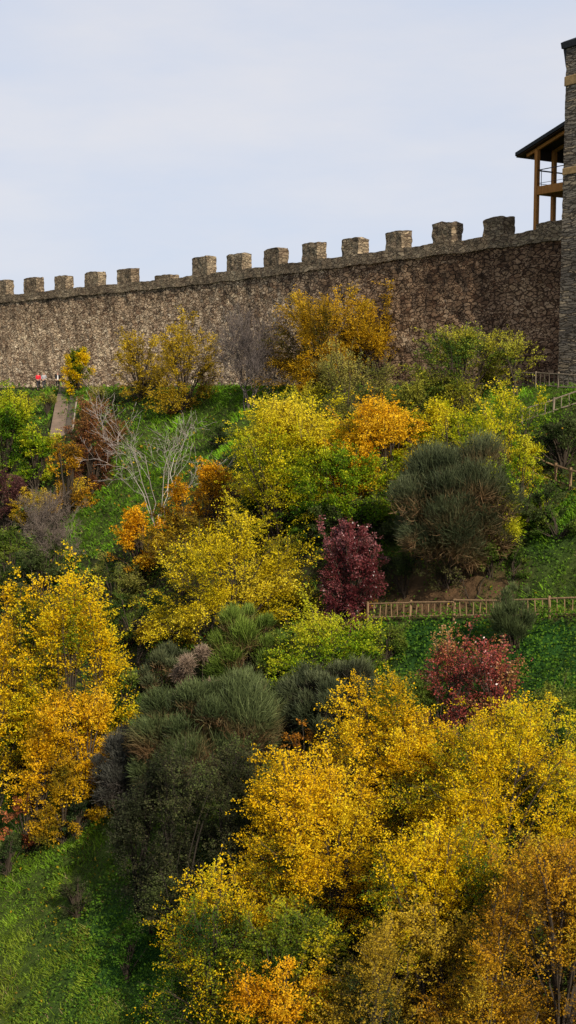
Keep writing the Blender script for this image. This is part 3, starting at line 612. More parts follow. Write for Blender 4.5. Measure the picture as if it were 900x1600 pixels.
def fillers():
    L = leafy; T_ = 'trees and bushes on the castle slope'
    L('shrub', 535, 790, 645, 150, YLIME, 'yellow bush joining the central yellow green bush to the orange one', 'shrub', T_, lpx=2.8, stems=3, bias=.06)
    L('shrub', 112, 1305, 1185, 120, [(.04, .05, .010), (.12, .11, .010), (.30, .19, .010), (.58, .33, .010), (.70, .42, .015)], 'low gold and green shrub hiding the foot of the amber tree', 'shrub', T_, lpx=3.2, stems=4, bias=.04, layer=.3, dens=1.2, cfrac=.35)
    L('weed_clump', 222, 1490, 1428, 80, [(.025, .06, .010), (.05, .12, .014), (.09, .20, .018), (.14, .27, .025)], 'bright green nettle clump at the foot of the black thicket', 'weeds', None, lpx=3.4, stems=5, layer=.4)
    L('weed_clump', 255, 1600, 1535, 85, [(.025, .06, .010), (.05, .12, .014), (.09, .20, .018), (.14, .27, .025)], 'bright green nettle clump beside the yellow bush at the bottom', 'weeds', None, lpx=3.4, stems=5, layer=.4)
    strand_bush('broom_bush', 352, 1215, 1108, 120, [(.05, .055, .02), (.11, .10, .035), (.17, .14, .05)], BROWN, 'dry brown broom in front of the large grey green one', n=14000, wpx=.5, brown=.72, tufts=18, spread=.5, length=1.5, tsize=.85)
    L('shrub', 712, 740, 625, 110, YLIME, 'yellow green bush right behind the orange bush', 'shrub', T_, lpx=2.7, stems=2, bias=.0)
    L('shrub', 640, 760, 650, 120, YLIME, 'yellow green bush between the orange bush and the pale yellow one', 'shrub', T_, lpx=2.8, stems=3, bias=-.02)
    L('shrub', 470, 720, 608, 150, [(.03, .06, .010), (.09, .14, .012), (.22, .25, .02), (.40, .38, .02), (.55, .46, .03)], 'yellow olive bush at the upper edge of the central mass', 'shrub', T_, lpx=2.6, stems=3, bias=.08)
    L('shrub', 560, 875, 770, 130, DARKG, 'dark green bush above the purple tree', 'shrub', T_, lpx=2.9, stems=3, bias=.2)
    L('shrub', 420, 840, 742, 110, GREEN, 'deep green bush at the lower left of the central yellow mass', 'shrub', T_, lpx=2.9, stems=2, bias=-.04)
    L('shrub', 285, 905, 800, 110, BROWNY, 'brown and mustard bush between the orange bushes and the wide yellow one', 'shrub', T_, lpx=2.8, stems=2, bias=-.02)
    L('shrub', 180, 960, 870, 90, OLIVE, 'olive bush behind the top of the tall golden tree', 'shrub', T_, lpx=2.8, stems=2, bias=-.1)
    L('shrub', 262, 1015, 945, 90, [(.03, .05, .010), (.08, .11, .012), (.20, .18, .014), (.45, .30, .012), (.62, .40, .015)], 'low green and gold bush at the right end of the short fence', 'shrub', T_, lpx=2.9, stems=2, bias=-.02)
    L('shrub', 190, 1150, 1040, 80, GREEN, 'green bush between the tall golden tree and the dry grey broom', 'shrub', T_, lpx=3.1, stems=2, bias=-.08)
    L('shrub', 425, 1075, 985, 80, GREEN, 'leafy green bush right of the bright green broom', 'shrub', T_, lpx=3.0, stems=2, bias=.08)
    L('shrub', 600, 1040, 975, 70, GREEN, 'small green bush under the left end of the long rail fence', 'shrub', T_, lpx=3.0, bias=.05)
    L('shrub', 700, 1245, 1165, 110, GREEN, 'green bush showing through the middle golden trees', 'shrub', T_, lpx=3.4, stems=2, bias=.1)
    L('shrub', 775, 1290, 1190, 90, GREEN, 'green shoots among the golden trees near the right edge', 'shrub', T_, lpx=3.4, stems=2, bias=.08)
    L('shrub', 570, 1700, 1500, 90, DARKG, 'dark green bush at the bottom edge beside the amber bush', 'shrub', T_, lpx=3.3, stems=2, bias=.15)
    L('shrub', 850, 830, 745, 70, DARKG, 'grey green bush at the foot of the post and two rail fence', 'shrub', T_, lpx=2.7, bias=.2, dens=.7)
    L('shrub', 780, 905, 850, 90, GREEN, 'low green bush at the right foot of the dark broom dome', 'shrub', T_, lpx=2.7, stems=3, bias=.02, dens=.8)
    L('shrub', 722, 918, 872, 120, [(.02, .03, .010), (.05, .06, .016), (.09, .09, .03), (.14, .11, .05), (.12, .16, .03)], 'low brown green scrub along the foot of the dark broom dome', 'shrub', T_, lpx=2.7, stems=4, bias=.0, dens=.7, layer=.3)
    L('shrub', 640, 905, 850, 120, DARKG, 'low dark bush at the left foot of the dark broom dome', 'shrub', T_, lpx=2.7, stems=3, bias=.1, dens=.8)
    L('shrub', 345, 700, 655, 60, DARKG, 'small dark bush on the open grass right of the leafless tree', 'shrub', T_, lpx=2.5, bias=.1, dens=.6)
    L('shrub', 160, 650, 600, 60, OLIVE, 'low olive bush right of the ramp', 'shrub', T_, lpx=2.3, bias=-.1, dens=.7)
fillers()

# ------------------------------------------------------------------ grass and undergrowth
def scatter(n, seed, dmin=28, dmax=150, spread=.34):
    rng = np.random.default_rng(seed)
    a = (rng.random(n) * 2 - 1) * spread; D = dmin * (dmax / dmin) ** rng.random(n)
    x = a * D; y = D; s = s_of(x, y); ok = (s > 1.0) & (s < 44)
    return x[ok], y[ok], s[ok], rng
def make_grass():
    x, y, s, rng = scatter(880000, 5)
    g = zval(Z_GRASS, x, y); g = g * 1.35 + .5 * (fbm2(x / 1.5, y / 1.5, 31) - .5)
    lush = zval(Z_LUSH, x, y); e = zval(Z_EARTH, x, y)
    g = g * np.clip(3.4 * fbm2(x / 1.1, y / 1.1, 38) - .95, .06, 1)
    keep = (rng.random(len(x)) < np.clip(g, .0, 1)) & (lush < .75) & (e < .6); x, y = x[keep], y[keep]; n = len(x)
    z = ground_z(x, y); D = np.hypot(x, y)
    tall = fbm2(x / .8, y / .8, 33); dry = fbm2(x / 2.6, y / 2.6, 35)
    h = (.04 + .85 * tall ** 3) * np.sqrt(D / 45) * (.5 + .9 * rng.random(n)); w = .0078 * D / 20 * (.6 + .6 * rng.random(n))
    P = np.stack([x, y, z - .02], 1)
    wx = 2.4 * (fbm2(x / .9, y / .9, 51) - .5); wy = 2.4 * (fbm2(x / .9, y / .9, 52) - .5)
    dr = norm(np.stack([rng.normal(size=n) * .6 + nrm1[0] * .45 + wx, rng.normal(size=n) * .6 + nrm1[1] * .45 + wy, np.full(n, .8)], 1))
    side = norm(np.cross(dr, rng.normal(size=(n, 3))))
    V, Q = strips(P, P + dr * h[:, None], w, w * .2, side)
    near = np.clip((60 - y) / 18, 0, 1)
    v = 1.1 * tall + .4 * (rng.random(n) - .5) - .05
    c = lerp_pal([(.025, .055, .006), (.07, .15, .008), (.13, .27, .010), (.22, .35, .014)], v)
    c2 = lerp_pal([(.035, .05, .008), (.085, .12, .010), (.17, .205, .016), (.30, .28, .06)], v)
    m = np.clip(near * (2.0 * dry + .2), 0, .92)[:, None]; c = c * (1 - m) + c2 * m
    big = fbm2(x / 2.2, y / 2.2, 57); sm = fbm2(x / .7, y / .7, 58)
    c = c * (1.2 * np.clip(.38 + 2.3 * (big - .28) * (.35 + 1.3 * sm), .3, 1.35))[:, None]
    wth = (rng.random(n) < .16 * np.clip(near + .25, 0, 1) * np.clip(4 * fbm2(x / 1.3, y / 1.3, 59) - 1.6, 0, 1.6))[:, None]
    c = np.where(wth, lerp_pal([(.10, .065, .03), (.20, .14, .06), (.30, .23, .11)], rng.random(n)), c)
    tag(link('grass', np_mesh('grass', V, Q, c * (.8 + .4 * rng.random((n, 1)))), M_GRASS), 'short green grass on the open parts of the slope', 'grass', kind='stuff')
def make_cover():
    x, y, s, rng = scatter(420000, 6)
    g = zval(Z_GRASS, x, y); lush = zval(Z_LUSH, x, y); e = zval(Z_EARTH, x, y); t = t_of(x, y); ds = np.interp(t, PT, PS) - s
    pth = (ds > .15) & (ds < 1.7)
    lump = fbm2(x / 1.1, y / 1.1, 41)
    pr = np.clip(lush * 1.2 + np.maximum(.62 - g * .75, .34 * (lump > .56)) * (lump > .35) - e * .9, .02, 1) * np.where(pth, .04, 1) * np.where(s < 3, .25, 1)
    keep = rng.random(len(x)) < pr; x, y, lump, lush = x[keep], y[keep], lump[keep], lush[keep]; n = len(x)
    z = ground_z(x, y); D = np.hypot(x, y)
    hh = np.clip(lump - .3, 0, 1) * 1.3 * (1 + .5 * lush) + .05
    P = np.stack([x, y, z + hh * rng.random(n) ** .6], 1)
    L = .0024 * D * (.6 + .7 * rng.random(n))
    A = norm(rng.normal(size=(n, 3)) + np.array([nrm1[0] * .6, nrm1[1] * .6, .1])); Nn = norm(rng.normal(size=(n, 3)) * .6 + np.array([nrm1[0] * .5, nrm1[1] * .5, .8]))
    V, Q = leaf_quads(P, A, Nn, L, L * .65)
    v = .6 * fbm2(x / 2, y / 2, 44) + .5 * rng.random(n) - .05
    ca = lerp_pal([(.028, .044, .010), (.05, .092, .012), (.08, .15, .016), (.13, .19, .02), (.19, .17, .03)], v)
    cb = lerp_pal([(.025, .055, .008), (.05, .115, .010), (.095, .195, .014), (.15, .26, .022)], v)
    m = np.clip(lush * 1.3 + .3 * g[keep] - .1, 0, 1)[:, None]
    lit = (rng.random(n) < .22 * np.clip(2.5 * fbm2(x / 3, y / 3, 47) - .8, 0, 1))[:, None]      # fallen leaves
    lc = lerp_pal([(.14, .07, .02), (.34, .19, .015), (.55, .36, .015)], rng.random(n)); ca = ca * (1 - lit) + lc * lit; cb = cb * (1 - lit * .12) + lc * lit * .12
    tag(link('undergrowth', np_mesh('undergrowth', V, Q, ca * (1 - m) + cb * m), M_LEAF), 'low leafy ground cover of nettles and ivy between the bushes', 'undergrowth', kind='stuff')
make_grass(); make_cover()

# ------------------------------------------------------------------ castle wall
def box_uv(u0, u1, v0, v1, z0, z1, step=.16, rough=.05, seed=1, zfun=None, open_bottom=False):
    """rough stone block along the wall; v is thickness measured outward; returns V, Q, wuv"""
    nu = max(2, int((u1 - u0) / step) + 1); nv = max(2, int((v1 - v0) / step) + 1); nz = max(2, int((z1 - z0) / step) + 1)
    U, Vv, Zz = np.linspace(u0, u1, nu), np.linspace(v0, v1, nv), np.linspace(z0, z1, nz)
    pts, quads, off = [], [], 0
    def face(A, B, fn, flip):
        nonlocal off
        a, b = np.meshgrid(A, B, indexing='ij'); p = fn(a, b).reshape(-1, 3)
        q = grid_quads(len(A), len(B), off); pts.append(p); quads.append(q[:, ::-1] if flip else q); off += len(p)
    one = np.ones_like
    face(U, Zz, lambda a, b: np.stack([a, one(a) * v1, b], -1), False)
    face(U, Zz, lambda a, b: np.stack([a, one(a) * v0, b], -1), True)
    face(Vv, Zz, lambda a, b: np.stack([one(a) * u0, a, b], -1), False)
    face(Vv, Zz, lambda a, b: np.stack([one(a) * u1, a, b], -1), True)
    face(U, Vv, lambda a, b: np.stack([a, b, one(a) * z1], -1), True)
    if not open_bottom: face(U, Vv, lambda a, b: np.stack([a, b, one(a) * z0], -1), False)
    W = np.concatenate(pts); Q = np.concatenate(quads)
    d = np.stack([n3(W * 2.3 + 11.1 * k + seed, 50 + k) - .5 for k in range(3)], -1) * rough * 2 + np.stack([n3(W * np.array([3.5, 3.5, 6]) + 5.1 * k + seed, 60 + k) - .5 for k in range(3)], -1) * rough * 1.2
    W2 = W + d
    if zfun is not None: W2[:, 2] += zfun(W2[:, 0])
    p, n = wall_frame(W2[:, 0])
    X = np.concatenate([p + n * W2[:, 1:2], W2[:, 2:3]], 1)
    return X, Q, W
def u_at(px, z=ZC, v=0.0):
    d = ray(px, 400); us = np.arange(-5, 150, .02); p, n = wall_frame(us); p = p + n * v
    i = np.argmin(np.abs(p[:, 0] / p[:, 1] - d[0] / (CT + .2 * ST) * 1.0)) if False else np.argmin(np.abs(proj(np.concatenate([p, np.full((len(us), 1), z)], 1))[0] - px))
    return us[i]
def z_at(px, py, v=0.0):
    """height on the wall face seen at that point"""
    u = u_at(px, ZC, v); p, n = wall_frame(np.array([u])); p = p[0] + n[0] * v
    d = ray(px, py); return d[2] * p[1] / d[1]
def make_wall():
    e = tag(empty('castle_wall', (0, 0, 0)), 'long rubble stone castle wall with square battlements along the hilltop', 'castle wall')
    UE = u_at(-260)
    X, Q, W = box_uv(-2.0, UE, -1.9, 0, -4.0, 8.25, .3, .07, 3, open_bottom=True)
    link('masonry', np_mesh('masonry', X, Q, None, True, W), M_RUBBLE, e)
    X, Q, W = box_uv(-2.0, UE, -.88, .14, 8.20, ZC, .2, .04, 7, zfun=lambda u: .04 * np.sin(u * 1.3))
    link('parapet', np_mesh('parapet', X, Q, None, True, W), M_PARAPET, e)
    ms = [(-62, -32, 442), (-6, 22, 437), (37, 69, 433), (85, 115, 430), (132, 166, 424), (183, 218, 419), (241, 280, 429), (300, 338, 400), (354, 393, 395), (412, 451, 387), (472, 511, 378), (534, 576, 371), (602, 644, 360), (675, 723, 346), (755, 804, 338), (838, 900, 345)]
    for i, (a, b, y) in enumerate(ms):
        ua, ub = u_at(b, 9.5, -.85), u_at(a, 9.5, .09)
        # the right-hand face takes part of the width: shift so that the silhouette fits
        z1 = z_at((a + b) / 2, y)
        th = .85
        X, Q, W = box_uv(ua, ub, -th, .09, ZC - .14, z1, .12, .06, 20 + i, open_bottom=True)
        loc = X[:, 2] - (ZC - .14); top_ = np.clip(1 - (z1 - W[:, 2]) / .35, 0, 1)
        edge = np.clip(1 - np.minimum(W[:, 0] - ua, ub - W[:, 0]) / .3, 0, 1)
        X[:, 2] -= top_ * (.04 + .17 * edge) * n3(W * np.array([2.6, 2.6, 0]) + i * 5.7, 91) ** 1.5
        link('merlon', np_mesh('merlon', X, Q, None, True, W + np.array([i * 3.3, 0, 0])), M_PARAPET, e)
make_wall()
# ------------------------------------------------------------------ boxes on a local frame
def boxes_mesh(name, boxes, bev=.012):
    """boxes: (x0,x1,y0,y1,z0,z1)"""
    bm = bmesh.new()
    for b in boxes:
        r = bmesh.ops.create_cube(bm, size=1)
        for v in r['verts']:
            v.co = Vector((b[0] + (b[1] - b[0]) * (v.co.x + .5), b[2] + (b[3] - b[2]) * (v.co.y + .5), b[4] + (b[5] - b[4]) * (v.co.z + .5)))
    if bev: bmesh.ops.bevel(bm, geom=list(bm.edges), offset=bev, segments=1, affect='EDGES')
    me = bpy.data.meshes.new(name); bm.to_mesh(me); bm.free(); return me
def bar_mesh(name, a, b, w, h=None, ns=4, taper=1.0, rot=.785):
    """beam from a to b"""
    a = np.array(a, float); b = np.array(b, float); h = h or w
    t = norm(b - a); ref = np.array([0, 0, 1.]) if abs(t[2]) < .9 else np.array([1., 0, 0])
    s = norm(np.cross(t, ref)); c = np.cross(s, t)
    bm = bmesh.new(); rings = []
    for p, k in ((a, 1), (b, taper)):
        ring = []
        for i in range(ns):
            an = i / ns * 2 * math.pi + (rot if ns == 4 else 0); q = (1.414 if ns == 4 else 1)
            ring.append(bm.verts.new(p + (s * math.cos(an) * w * .5 + c * math.sin(an) * h * .5) * q * k))
        rings.append(ring)
    for i in range(ns): bm.faces.new((rings[0][i], rings[0][(i + 1) % ns], rings[1][(i + 1) % ns], rings[1][i]))
    bm.faces.new(rings[0][::-1]); bm.faces.new(rings[1])
    bmesh.ops.recalc_face_normals(bm, faces=bm.faces)
    me = bpy.data.meshes.new(name); bm.to_mesh(me); bm.free(); return me
# ------------------------------------------------------------------ tower (local x: inward along the wall normal, y: along the wall to the left)
def make_tower():
    # outer left corner of the tower at the wall face
    v_out = 1.15
    u0 = u_at(874, 0.0, v_out)
    p, n = wall_frame(np.array([u0])); c = p[0] + n[0] * v_out
    rz = math.atan2(-n[0][1], -n[0][0])           # local +x points into the castle
    e = tag(empty('stone_tower', (c[0], c[1], 0), rz), 'square slate stone tower at the right edge with dark eaves', 'tower')
    S = 7.5; zz = lambda py: (lambda d: d[2] / d[1] * c[1])(ray(880, py)); H = zz(64)
    def ring(x0, x1, y0, y1, z0, z1, step, rough, seed):
        nu, nz = int((x1 - x0) / step) + 1, int((z1 - z0) / step) + 1
        pts, qs, off = [], [], 0
        A = np.linspace(0, 1, nu); Z = np.linspace(z0, z1, nz)
        for (ax, ay), (bx, by) in (((x0, y1), (x0, y0)), ((x0, y0), (x1, y0)), ((x1, y0), (x1, y1)), ((x1, y1), (x0, y1))):
            a, z = np.meshgrid(A, Z, indexing='ij'); W = np.stack([ax + (bx - ax) * a, ay + (by - ay) * a, z], -1).reshape(-1, 3)
            pts.append(W); qs.append(grid_quads(nu, nz, off)[:, ::-1]); off += len(W)
        W = np.concatenate(pts); Q = np.concatenate(qs)
        d = np.stack([n3(W * np.array([2, 2, 7]) + k * 9 + seed, 70 + k) - .5 for k in range(3)], -1) * rough
        bat = (1 - W[:, 2:3] / H) * .06
        X = W + d; X[:, :2] += (W[:, :2] - np.array([S / 2, -S / 2])) / (S / 2) * bat
        return X, Q, W
    X, Q, W = ring(0, S, -S, 0, -4, H - .35, .18, .05, 3)
    link('masonry', np_mesh('masonry', X, Q, None, True, W), M_TOWER, e)
    for z, hh in ((zz(135), zz(120) - zz(135)), (zz(274), zz(263) - zz(274))):
        link('stone_band', boxes_mesh('stone_band', [(-.075, S + .07, -S - .07, .075, z, z + hh)], .03), M_BAND, e)
    # eaves: sloping soffit under a thin slate edge
    bm = bmesh.new()
    def frame(o_f, o_l, z): return [bm.verts.new(q) for q in ((-o_f, o_l, z), (-o_f, -S - o_l, z), (S + o_f, -S - o_l, z), (S + o_f, o_l, z))]
    rows = [frame(-.05, -.05, H - .45), frame(.10, .30, H - .40), frame(.13, .35, H - .06), frame(.05, .2, H)]
    for i in range(len(rows) - 1):
        for k in range(4): bm.faces.new((rows[i][k], rows[i][(k + 1) % 4], rows[i + 1][(k + 1) % 4], rows[i + 1][k]))
    top = bm.verts.new((S / 2, -S / 2, H + 1.6))
    for k in range(4): bm.faces.new((rows[-1][k], rows[-1][(k + 1) % 4], top))
    bmesh.ops.recalc_face_normals(bm, faces=bm.faces)
    me = bpy.data.meshes.new('roof'); bm.to_mesh(me); bm.free()
    for x0 in (.04, S * .5, S - .3):                     # sloping brackets under the side eaves
        b2 = bmesh.new(); q = [[b2.verts.new((x, y, z)) for y, z in ((-.02, H - 1.45), (.07, H - 1.45), (.29, H - .41), (-.02, H - .41))] for x in (x0, x0 + .25)]
        for k in range(4): b2.faces.new((q[0][k], q[0][(k + 1) % 4], q[1][(k + 1) % 4], q[1][k]))
        b2.faces.new(q[0]); b2.faces.new(q[1][::-1]); bmesh.ops.recalc_face_normals(b2, faces=b2.faces)
        m2 = bpy.data.meshes.new('bracket'); b2.to_mesh(m2); b2.free(); link('bracket', m2, M_SLATE, e)
    # only the top flare is eaves: keep the brackets slim
    link('roof', me, M_SLATE, e)
    link('roof_slab', boxes_mesh('roof_slab', [(.35, S - .3, -S + .3, -.35, H - .02, H + .12)], .02), M_SLATE, e)
    return e, c, rz
TOWER, TC, TRZ = make_tower()
def make_gallery():
    # stands on the wall walk, against the tower's left face. local x inward, y to the left
    u0 = u_at(834, 12.0, -.75)
    e0 = np.array(TC); 
    p, n = wall_frame(np.array([u0])); c = p[0] + n[0] * -.75
    e = tag(empty('wooden_gallery', (c[0], c[1], 8.05), TRZ), 'two storey wooden gallery with slate lean-to roof built against the tower', 'gallery')
    # distance to tower face along -y
    ca, sa = math.cos(TRZ), math.sin(TRZ); dx, dy = c[0] - TC[0], c[1] - TC[1]
    G = (-sa * dx + ca * dy)            # local y of the post in the tower frame
    zb = lambda py: z_at(834, py, -.75) - 8.05
    zt, zf1, zf0 = zb(233), zb(292), zb(305)
    W = .26; D_ = 3.6
    for x in (0, 1.45, D_ - .3):
        link('post', boxes_mesh('post', [(x, x + W, -W, 0, 0, zt - .02 * x)]), M_WOOD, e)
    link('post', boxes_mesh('post', [(D_ - .3, D_ - .3 + W, -G + .1, -G + .1 + W, 0, zt)]), M_WOOD, e)
    link('floor_beam', boxes_mesh('floor_beam', [(.02, W - .02, -G + .06, -W - .003, zf0, zf1)]), M_WOOD, e)
    link('floor_beam', boxes_mesh('floor_beam', [(W + .003, D_, -W + .02, -.02, zf0 + .02, zf1 - .02)]), M_WOOD, e)
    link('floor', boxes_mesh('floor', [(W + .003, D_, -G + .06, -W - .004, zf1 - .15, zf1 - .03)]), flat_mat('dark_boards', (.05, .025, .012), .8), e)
    # roof: falls to the left from the tower face
    ov = 1.35; zr0 = zb(196) ; k = (zr0 - (zt + .12)) / G
    def slab(name, x0, x1, t0, t1, mat):
        bm = bmesh.new(); V = []
        for x in (x0, x1):
            for y, dz in ((-G + .02, 0), (ov, 0)):
                z = zt + .12 - k * y
                V += [bm.verts.new((x, y, z + t0)), bm.verts.new((x, y, z + t1))]
        a = V
        for f in ((0, 1, 3, 2), (4, 6, 7, 5), (0, 4, 5, 1), (2, 3, 7, 6), (1, 5, 7, 3), (0, 2, 6, 4)): bm.faces.new([a[i] for i in f])
        bmesh.ops.recalc_face_normals(bm, faces=bm.faces)
        me = bpy.data.meshes.new(name); bm.to_mesh(me); bm.free(); return link(name, me, mat, e)
    slab('roof', -.35, D_ + .5, .02, .24, M_SLATE)
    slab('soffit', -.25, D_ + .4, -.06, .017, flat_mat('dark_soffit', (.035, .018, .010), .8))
    for x in (.03, 1.48, D_ - .27):
        y1 = .75
        me = bar_mesh('rafter', (x + .1, -G + .05, zt + .12 + k * G - .17), (x + .1, y1, zt + .12 - k * y1 - .17), .16, .18); link('rafter', me, M_WOOD, e)
    # dark panels behind the upper storey, coloured to stand for the shaded interior
    link('shade_panel', boxes_mesh('shade_panel', [(D_ - .02, D_ + .06, -G + .06, .3, zf1 + 1.45, zt + .05)]), flat_mat('interior_shade', (.04, .02, .01), .8), e)
    bm = bmesh.new(); q = [[bm.verts.new((x, y, z)) for y, z in ((ov - .1, zt + .05 - k * (ov - .1)), (.02, zt + .05), (.02, zt - .62))] for x in (.32, D_ + .3)]
    for i in range(3): bm.faces.new((q[0][i], q[0][(i + 1) % 3], q[1][(i + 1) % 3], q[1][i]))
    bm.faces.new(q[0]); bm.faces.new(q[1][::-1]); bmesh.ops.recalc_face_normals(bm, faces=bm.faces)
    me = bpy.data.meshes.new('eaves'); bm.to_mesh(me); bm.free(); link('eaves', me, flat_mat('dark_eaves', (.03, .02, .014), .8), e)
    link('back_panel', boxes_mesh('back_panel', [(D_ - .02, D_ + .06, -G + .06, -2.0, zf1, zf1 + 1.44)]), flat_mat('interior_shade_low', (.04, .02, .01), .8), e)  # lower panel, its dark colour also stands for interior shade
    # iron railings round the upper floor
    h = .98
    rl = link('railing', boxes_mesh('railing', [(.08, .12, -G + .06, -W - .004, zf1 + h, zf1 + h + .05)], 0), M_IRON, e)
    for q in (0, .55, .8):
        link('baluster', boxes_mesh('baluster', [(.085, .115, -W - .3 - (G - W - .3) * q, -W - .27 - (G - W - .3) * q, zf1, zf1 + h)], 0), M_IRON, rl)
    link('lower_rail', boxes_mesh('lower_rail', [(.087, .113, -G + .06, -W - .006, zf1 + .18, zf1 + .205)], 0), M_IRON, rl)
    rl = link('railing', boxes_mesh('railing', [(W + .004, D_ - .31, -.16, -.11, zf1 + h - .02, zf1 + h + .06)], 0), M_IRON, e)
    link('lower_rail', boxes_mesh('lower_rail', [(W + .004, D_ - .31, -.15, -.12, zf1 + .18, zf1 + .21)], 0), M_IRON, rl)
make_gallery()

# ------------------------------------------------------------------ rail fences
def fence(pts, h, label, post_step, bal_step, mat, mid=None, post_w=.13, rail_w=.09, bal_w=.05, lift=.05, group=None, over=.1):
    pts = [np.array(p, float) for p in pts]
    seg = [np.linalg.norm((b - a)[:2]) for a, b in zip(pts, pts[1:])]; tot = sum(seg); cum = np.concatenate([[0], np.cumsum(seg)])
    P = np.array(pts)
    def at(q): return np.array([np.interp(q, cum, P[:, k]) for k in range(3)])
    rng = np.random.default_rng(int(tot * 1000) % 9999)
    o = pts[0]
    e = tag(empty('rail_fence', tuple(o)), label, 'fence', group)
    n = max(1, round(tot / post_step)); qs = np.linspace(0, tot, n + 1)
    for q in qs:
        p = at(q) - o; j = rng.normal(size=2) * .045
        link('post', bar_mesh('post', p + (0, 0, -.3), p + (j[0], j[1], h + over), post_w, ns=8, taper=.92), mat, e)
    heights = [h - .02, lift + .08] + ([mid] if mid else [])
    for a, b in zip(qs, qs[1:]):
        for z in heights:
            jz = rng.normal(size=2) * .025
            link('rail', bar_mesh('rail', at(a) - o + (0, 0, z + jz[0]), at(b) - o + (0, 0, z + jz[1]), rail_w, ns=6), mat, e)
        if bal_step:
            m = max(2, round((b - a) / bal_step))
            for q in np.linspace(a, b, m + 1)[1:-1]:
                p = at(q) - o; jj = rng.normal(size=2) * .025
                link('baluster', bar_mesh('baluster', p + (0, 0, lift + .06), p + (jj[0], jj[1], h - .04), bal_w, ns=6), mat, e)
    return e
def on_path(px):
    # foot of the path fence
    us = np.linspace(PT[0], PT[-1], 4000); ss = np.interp(us, PT, PS)
    # a point from (t, s): step off the wall line numerically
    best = hit_fn(px, np.interp(px, [0, 220, 400, 590, 750, 900, 1100], [1006, 990, 980, 968, 966, 963, 958]), zb_xy)
    return best
fence([on_path(x) for x in (575, 660, 750, 840, 930, 1030)], .80, 'long brown rail fence with thin balusters along the path under the earth bank', 2.35, .36, M_RAIL, group=None)
fence([on_path(x) for x in (188, 215, 250)], .62, 'short dark piece of rail fence behind the tall golden tree', 1.6, .3, M_RAIL)
def wall_foot(px, py): return hit(px, py)
fence([wall_foot(560, 590), wall_foot(690, 594)], .85, 'piece of wooden fence at the wall foot, left of the green yellow bush', 1.9, .3, M_RAILG)
fence([wall_foot(805, 604), wall_foot(848, 606), wall_foot(910, 609)], .85, 'grey wooden fence at the foot of the wall beside the tower', 2.0, .42, M_RAILG)
fence([wall_foot(815, 662), wall_foot(850, 651), wall_foot(880, 640), wall_foot(915, 628)], .78, 'slanting grey fence climbing to the right edge below the tower', 1.4, .4, M_RAILG)
fence([wall_foot(832, 742), wall_foot(868, 756), wall_foot(915, 772)], .95, 'plain post and two rail fence going down to the right edge', 1.3, 0, M_RAIL, post_w=.16)
# ------------------------------------------------------------------ ramp with its side wall
def make_ramp():
    A = [hit(107, 606), hit(100, 640), hit(93, 684)]
    m = flat_mat('ramp_paving', (.17, .12, .085), .9, .25, 1.5)
    w = .82; bm = bmesh.new(); rows = []
    for p in A:
        z = p[2] + .35
        rows.append([bm.verts.new((p[0] - w, p[1], z - 1.2)), bm.verts.new((p[0] - w, p[1], z)), bm.verts.new((p[0] + w * .55, p[1], z)), bm.verts.new((p[0] + w * .55, p[1], z - 1.2))])
    for a, b in zip(rows, rows[1:]):
        for k in range(3): bm.faces.new((a[k], a[k + 1], b[k + 1], b[k]))
    bm.faces.new(rows[0]); bm.faces.new(rows[-1][::-1]); bmesh.ops.recalc_face_normals(bm, faces=bm.faces)
    me = bpy.data.meshes.new('ramp'); bm.to_mesh(me); bm.free()
    tag(link('ramp', me, m), 'straight brown paved ramp dropping from the wall path', 'ramp', kind='structure')
    e = tag(empty('ramp_wall', tuple(A[0])), 'low dark wall with pale capping along the right side of the ramp', 'wall')
    def strip(name, x0, x1, z0, z1, mat):
        bm = bmesh.new(); rows = []
        for p in A:
            q = p - A[0]
            rows.append([bm.verts.new((q[0] + x0, q[1], q[2] + z0)), bm.verts.new((q[0] + x0, q[1], q[2] + z1)), bm.verts.new((q[0] + x1, q[1], q[2] + z1)), bm.verts.new((q[0] + x1, q[1], q[2] + z0))])
        for a, b in zip(rows, rows[1:]):
            for k in range(4): bm.faces.new((a[k], a[(k + 1) % 4], b[(k + 1) % 4], b[k]))
        bm.faces.new(rows[0]); bm.faces.new(rows[-1][::-1]); bmesh.ops.recalc_face_normals(bm, faces=bm.faces)
        me = bpy.data.meshes.new(name); bm.to_mesh(me); bm.free(); link(name, me, mat, e)
    strip('masonry', w * .56, w * .56 + .62, -1.0, .55, flat_mat('ramp_wall_stone', (.07, .055, .04), .9, .4, 2))
    strip('capping', w * .56 + .60, w * .56 + .72, -1.0, .66, flat_mat('ramp_capping', (.28, .22, .17), .9, .2, 2))
make_ramp()
